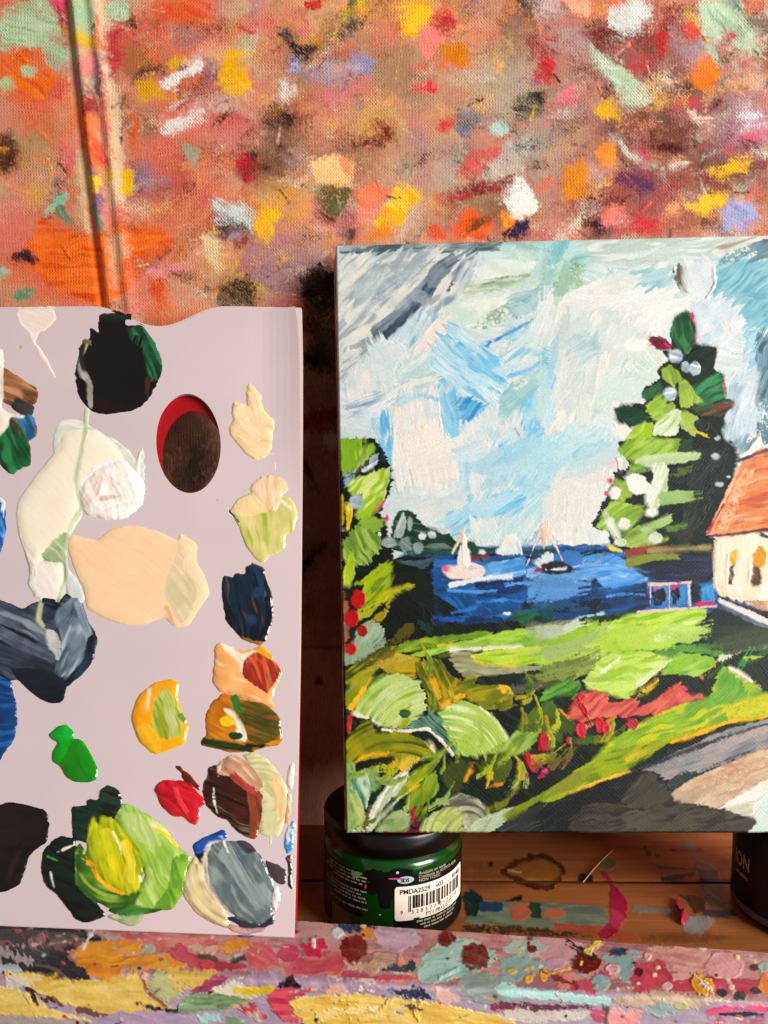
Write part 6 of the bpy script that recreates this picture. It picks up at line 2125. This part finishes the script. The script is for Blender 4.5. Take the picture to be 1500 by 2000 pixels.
# ------------------------------------------------------------------ jars
def lathe(name, prof, cx, cy, mat, parent, seg=96):
    t = np.linspace(0, 2 * math.pi, seg, endpoint=False)
    pr = np.array(prof)
    V = np.stack([cx + np.outer(pr[:, 0], np.sin(t)), cy - np.outer(pr[:, 0], np.cos(t)), np.repeat(pr[:, 1][:, None], seg, 1)], -1)
    n = len(pr)
    i, j = np.meshgrid(np.arange(n - 1), np.arange(seg), indexing='ij')
    Q = np.stack([i * seg + j, i * seg + (j + 1) % seg, (i + 1) * seg + (j + 1) % seg, (i + 1) * seg + j], -1).reshape(-1, 4)
    me = mesh_np(name, V.reshape(-1, 3), Q)
    bm = bmesh.new(); bm.from_mesh(me); bpy.data.meshes.remove(me)
    bmesh.ops.remove_doubles(bm, verts=bm.verts, dist=1e-6)
    bmesh.ops.dissolve_degenerate(bm, edges=bm.edges, dist=1e-7)
    me = mesh_bm(name, bm, True)
    o = put(name, me, mat, parent)
    return o


def wrap_mesh(name, me, cx, cy, r, u0, z0, mat, parent):
    """bend a flat mesh (x right, y up, metres) round the jar; u0 = arc length from the front"""
    n = len(me.vertices)
    co = np.empty(n * 3, np.float32); me.vertices.foreach_get('co', co); co = co.reshape(-1, 3)
    th = (u0 + co[:, 0]) / r
    V = np.stack([cx + r * np.sin(th), cy - r * np.cos(th), z0 + co[:, 1]], -1).astype(np.float32)
    me.vertices.foreach_set('co', V.ravel()); me.update()
    return put(name, me, mat, parent)


def text_mesh(s, size, bold=0.0, sx=1.0):
    cu = bpy.data.curves.new('t', 'FONT')
    cu.body = s; cu.size = size; cu.offset = bold; cu.resolution_u = 3
    o = bpy.data.objects.new('t', cu); COL.objects.link(o)
    dg = bpy.context.evaluated_depsgraph_get()
    me = bpy.data.meshes.new_from_object(o.evaluated_get(dg))
    bpy.data.objects.remove(o); bpy.data.curves.remove(cu)
    me.materials.clear()
    if sx != 1.0:
        for v in me.vertices: v.co.x *= sx
    return me


def strip_mesh(name, w, h, rad=0.0, nx=24):
    """rounded rectangle sheet with columns so it can bend"""
    xs = np.linspace(0, w, nx + 1)
    if rad:
        xs = np.unique(np.concatenate([xs, rad * (1 - np.cos(np.linspace(0, math.pi / 2, 5))), w - rad * (1 - np.cos(np.linspace(0, math.pi / 2, 5)))]))
    lo = []; hi = []
    for x in xs:
        e = min(x, w - x)
        c = rad - math.sqrt(max(rad * rad - (rad - e) ** 2, 0)) if (rad and e < rad) else 0
        lo.append(c); hi.append(h - c)
    V = np.array([(x, a, 0) for x, a in zip(xs, lo)] + [(x, b, 0) for x, b in zip(xs, hi)])
    n = len(xs)
    F = np.array([(i, i + 1, n + i + 1, n + i) for i in range(n - 1)])
    return mesh_np(name, V, F)


def ellipse_mesh(name, rx, ry):
    t = np.linspace(0, 2 * math.pi, 33)[:-1]
    V = np.vstack([[(0, 0, 0)], np.stack([rx * np.cos(t), ry * np.sin(t), t * 0], 1)])
    F = np.array([(0, i + 1, (i + 1) % 32 + 1) for i in range(32)])
    return mesh_np(name, V, F)


def build_jars():
    blk = mat_plain('black_plastic', '0e0d0c', 0.32, 0.5, 0.2, 200, coat=0.1)
    grn = mat_plain('green_paint_behind_plastic', '0c4a14', 0.22, 0.5, 0.25, 60, coat=0.5)
    wht = mat_plain('sticker_paper', 'efe0d2', 0.5, 0.4, 0.02, 200)
    ink = mat_plain('print_ink', '1c1a1a', 0.5, 0.3, 0.1, 300)
    pale = mat_plain('pale_print', 'b9b09c', 0.5, 0.3, 0.1, 300)
    silver = mat_plain('silver_print', 'b4c0c2', 0.4, 0.4, 0.05, 300)
    pink = mat_plain('pink_paint', 'd0557a', 0.4, 0.4, 0.1, 200)
    dark = mat_plain('dark_label', '17130f', 0.4, 0.4, 0.3, 120)
    zf, zl = Z_FLOOR + 0.0012, Z_LID - 0.0012
    # ---- green jar
    cx, cy, r = 0.0048, 0.4205, 0.0375
    root = empty('paint_jar', (cx, cy, zf))
    tag(root, 'green acrylic paint jar with black lid and white barcode sticker under the painting', 'jar', 'paint jars under the painting')
    lid_h = 0.0125
    lathe('lid', [(0.0, zl), (r - 0.002, zl), (r - 0.0007, zl - 0.0004), (r, zl - 0.0016), (r, zl - lid_h + 0.0006), (r - 0.0006, zl - lid_h), (0.02, zl - lid_h)], cx, cy, blk, root)
    zb = zl - lid_h
    body = lathe('body', [(r - 0.004, zb + 0.0005), (r - 0.0035, zb - 0.0008), (r - 0.001, zb - 0.0022), (r - 0.0001, zb - 0.0042), (r, zb - 0.007), (r, zf + 0.003), (r - 0.0008, zf + 0.0008), (r - 0.003, zf), (0.0, zf)],
                 cx, cy, grn, root)
    rl = r + 0.00025
    lab_t, lab_b = zb - 0.0078, zf + 0.003

    def wr(name, me, u, z, mat, par, k=1): return wrap_mesh(name, me, cx, cy, rl + 0.00016 * k, u, z, mat, par)
    # black wrap label with an opening that shows the green paint
    lab = wr('label', strip_mesh('label', 0.060, lab_t - lab_b, 0.0, 40), 0.0002, lab_b, dark, root, 0)
    wr('label', strip_mesh('label', 0.019, lab_t - lab_b, 0.0, 20), -0.0590, lab_b, dark, root, 0)
    wr('label', strip_mesh('label', 0.0235, lab_t - lab_b - 0.0115, 0.0, 20), -0.0400, lab_b + 0.0115, dark, root, 0)
    for k, (u, z, rx_, rz_) in enumerate(((-0.0085, lab_t - 0.0015, 0.0062, 0.0042), (-0.0040, lab_t - 0.0080, 0.0042, 0.0100), (0.0035, lab_t + 0.0008, 0.0068, 0.0030), (-0.0120, lab_t - 0.0075, 0.0045, 0.0032))):
        me = ellipse_mesh('dark_patch', rx_, rz_)
        for v in me.vertices:
            f = 0.82 + 0.36 * float(vn(np.array(v.co.x * 900 + k * 7), np.array(v.co.y * 900), 3))
            v.co.x *= f; v.co.y *= f
        wr('dark_patch', me, u, z, dark, root, 0.2 + 0.1 * k)
    # sticker
    st_z1 = CAM[2] - 0.2222; st_z0 = CAM[2] - 0.2402; st_u = 0.0006; st_w = 0.0465
    stk = wr('sticker', strip_mesh('sticker', st_w, st_z1 - st_z0, 0.0016, 40), st_u, st_z0, wht, root, 2)
    wr('printed_text', text_mesh('PMDA2529', 0.0035, 0.00005, 1.0), st_u + 0.0025, st_z1 - 0.0040, ink, stk, 3)
    wr('printed_text', text_mesh('v03', 0.0034, 0.00003, 1.1), st_u + 0.0225, st_z1 - 0.0040, ink, stk, 3)
    wr('printed_text', text_mesh('81402', 0.0032, 0.00004, 1.05), st_u + 0.0350, st_z1 - 0.0040, ink, stk, 3)
    rnd = random.Random(3)
    bm = bmesh.new(); x = 0.0; W = 0.0355
    k = 0
    while x < W:
        w = rnd.choice([0.0003, 0.0003, 0.0006, 0.0009, 0.0012]); gap = rnd.choice([0.0003, 0.0004, 0.0006, 0.0009])
        long_ = k in (0, 1) or abs(x - W / 2) < 0.0009
        y0 = -0.0018 if long_ else 0.0
        v = [bm.verts.new(p) for p in ((x, y0, 0), (x + w, y0, 0), (x + w, 0.0068, 0), (x, 0.0068, 0))]
        bm.faces.new(v); x += w + gap; k += 1
    me = bpy.data.meshes.new('barcode'); bm.to_mesh(me); bm.free()
    wr('barcode', me, st_u + 0.0070, st_z1 - 0.0118, ink, stk, 3)
    for i, ch in enumerate('9 328577 017230'):
        if ch == ' ': continue
        u = {0: 0.0028}.get(i, 0.0085 + (i - 2) * 0.00255 + (0.0012 if i > 8 else 0) - (0.00255 if i > 8 else 0))
        wr('printed_text', text_mesh(ch, 0.0029), st_u + u, st_z1 - 0.0146, ink, stk, 3)
    wr('printed_text', text_mesh('PY1.PB15.0', 0.0030, 0.0, 1.05), st_u + 0.0165, st_z1 - 0.0172, ink, stk, 3)
    ov = wr('oval_badge', ellipse_mesh('oval_badge', 0.0043, 0.0019), 0.0062, CAM[2] - 0.2188, silver, root, 2)
    wr('printed_text', text_mesh('SDS', 0.0027, 0.00007), 0.0062 - 0.0026, CAM[2] - 0.2198, ink, ov, 3)
    for i, s in enumerate(('Available on www.', 'Conforms to ASTM D-4236', 'NON TOXIC')):
        wr('label_text', text_mesh(s, 0.0023), 0.0130, CAM[2] - 0.2170 - i * 0.0019, pale, lab, 2)
    # print too fine to read in the photograph: rows of word-long dashes
    def dashes(width, size, rnd_):
        bm_ = bmesh.new(); x_ = 0.0
        while x_ < width:
            w_ = min(rnd_.uniform(0.0012, 0.0042), width - x_ + 0.0006)
            k_ = 0.0
            while k_ < w_:
                q_ = rnd_.uniform(0.0004, 0.0007); t_ = size * rnd_.uniform(.75, 1.1)
                bm_.faces.new([bm_.verts.new(p) for p in ((x_ + k_, 0, 0), (x_ + k_ + q_, 0, 0), (x_ + k_ + q_, t_, 0), (x_ + k_, t_, 0))])
                k_ += q_ + 0.00022
            x_ += w_ + 0.0010
        m_ = bpy.data.meshes.new('fine_print'); bm_.to_mesh(m_); bm_.free()
        return m_
    for i in range(3):
        wr('fine_print', dashes(0.028 - i * 0.004, 0.0009, rnd), 0.0120 + i * 0.002, CAM[2] - 0.2420 - i * 0.0018, pale, lab, 2)
    for i, wl in enumerate((0.022, 0.027, 0.030, 0.019, 0, 0.024, 0.028, 0.027, 0.021, 0, 0.025)):
        if wl: wr('fine_print', dashes(wl, 0.00085, rnd), -0.0175 - wl + (0.003 if i % 3 else 0), CAM[2] - 0.2178 - i * 0.00185, pale, root, 1)
    wr('paint_speck', ellipse_mesh('paint_speck', 0.0040, 0.0004), 0.0012, CAM[2] - 0.2178, pink, root, 3)
    wr('paint_speck', ellipse_mesh('paint_speck', 0.0006, 0.0012), -0.0145, CAM[2] - 0.2235, pink, root, 2)
    sage = mat_plain('sage_paint', '7f9a6c', 0.45, 0.4, 0.1, 200)
    for k, (u, z, rx_, rz_, m_) in enumerate(((-0.0200, lab_t - 0.0018, 0.0026, 0.0019, sage), (0.0020, lab_t + 0.0020, 0.0007, 0.0006, silver), (-0.0068, lab_t - 0.0205, 0.0005, 0.0004, silver),
                                             (-0.0130, lab_t - 0.0040, 0.0009, 0.0006, grn), (0.0330, st_z0 + 0.0030, 0.0011, 0.0005, pale), (0.0120, st_z0 + 0.0006, 0.0016, 0.0005, grn))):
        me = ellipse_mesh('paint_speck', rx_, rz_)
        for v in me.vertices:
            f = 0.75 + 0.5 * float(vn(np.array(v.co.x * 1500 + k * 9), np.array(v.co.y * 1500), 5))
            v.co.x *= f; v.co.y *= f
        wr('paint_speck', me, u, z, m_, root, 4)
    # ---- black jar
    cx2, cy2, r2 = 0.2310, 0.4180, 0.0375
    root2 = empty('paint_jar', (cx2, cy2, zf))
    tag(root2, 'matte dark jar with white lettering and grey base band at the right edge', 'jar', 'paint jars under the painting')
    brown = mat_plain('dark_jar', '1d1612', 0.42, 0.35, 0.2, 120)
    grey = mat_plain('grey_band', '6f6259', 0.5, 0.3, 0.05, 120)
    cream = mat_plain('cream_print', 'b9a898', 0.5, 0.3, 0.05, 120)
    lathe('lid', [(0.0, zl), (r2 - 0.003, zl), (r2 - 0.0016, zl - 0.0016), (r2 - 0.0016, zl - 0.0085), (0.02, zl - 0.0085)], cx2, cy2, blk, root2)
    lathe('body', [(r2 - 0.006, zl - 0.0080), (r2 - 0.001, zl - 0.0092), (r2, zl - 0.0105), (r2, zf + 0.002), (r2 - 0.0015, zf), (0.0, zf)], cx2, cy2, brown, root2)
    band = lathe('base_band', [(r2 + 0.0002, zf + 0.0065), (r2 + 0.00025, zf + 0.0064), (r2 + 0.00025, zf + 0.0028), (r2 + 0.0002, zf + 0.0027)], cx2, cy2, grey, root2)
    # the visible word ends with ION
    me = text_mesh('ION', 0.0112, 0.0002, 0.68)
    wrap_mesh('printed_text', me, cx2, cy2, r2 + 0.0003, -0.0625, CAM[2] - 0.2290, cream, root2)
    me = dashes(0.010, 0.0020, rnd)
    wrap_mesh('fine_print', me, cx2, cy2, r2 + 0.0003, -0.0610, CAM[2] - 0.2340, cream, root2)


# ------------------------------------------------------------------ small things on the tray
def build_bits():
    red = mat_plain('dried_pink_paint', 'b81f40', 0.4, 0.4, 0.12, 300)
    rnd = np.random.RandomState(4)
    P = [on_z(x, y, Z_FLOOR) for x, y in ((1326, 1762), (1324, 1775), (1330, 1788), (1338, 1800), (1334, 1807))]
    bm = bmesh.new()
    ring = []
    for i, p in enumerate(P):
        w = (0.0010, 0.0017, 0.0014, 0.0024, 0.0013)[i]
        vs = []
        for k in range(7):
            a = 2 * math.pi * k / 7 + i * 0.5
            rr = w * (0.6 + 0.7 * rnd.rand())
            vs.append(bm.verts.new((p[0] + rr * math.cos(a), p[1] + rr * 0.6 * math.sin(a + .4), p[2] + 0.0006 + max(0.0, rr * (0.9 + math.sin(a))))))
        ring.append(vs)
    for i in range(len(ring) - 1):
        for k in range(7):
            bm.faces.new((ring[i][k], ring[i][(k + 1) % 7], ring[i + 1][(k + 1) % 7], ring[i + 1][k]))
    bm.faces.new(ring[0]); bm.faces.new(ring[-1])
    bmesh.ops.triangulate(bm, faces=bm.faces)
    o = put('paint_scrap', mesh_bm('paint_scrap', bm), red)
    tag(o, 'crumpled pink scrap of dried paint lying on the tray floor', 'paint scrap')
    a, b = on_z(1139, 1725, Z_FLOOR), on_z(1198, 1661, Z_FLOOR)
    c = bmesh.new()
    n = 10; r = 0.00045
    rows = []
    for i in range(n + 1):
        p = a + (b - a) * i / n + np.array([0, 0, 0.0006 + 0.001 * math.sin(i / n * 3.14)])
        rows.append([c.verts.new((p[0] + r * math.cos(t), p[1], p[2] + r * math.sin(t))) for t in (0.3, 1.9, 3.4, 5.0)])
    for i in range(n):
        for k in range(4): c.faces.new((rows[i][k], rows[i][(k + 1) % 4], rows[i + 1][(k + 1) % 4], rows[i + 1][k]))
    c.faces.new(rows[0]); c.faces.new(rows[-1])
    o = put('bristle', mesh_bm('bristle', c, True), mat_plain('pale_bristle', 'c9a08a', 0.5, 0.3))
    tag(o, 'pale brush bristle lying across the seam of the tray floor', 'bristle')


build_cloth()
lip = build_ledge()
build_floor(lip)
build_palette()
build_painting()
build_jars()
build_bits()
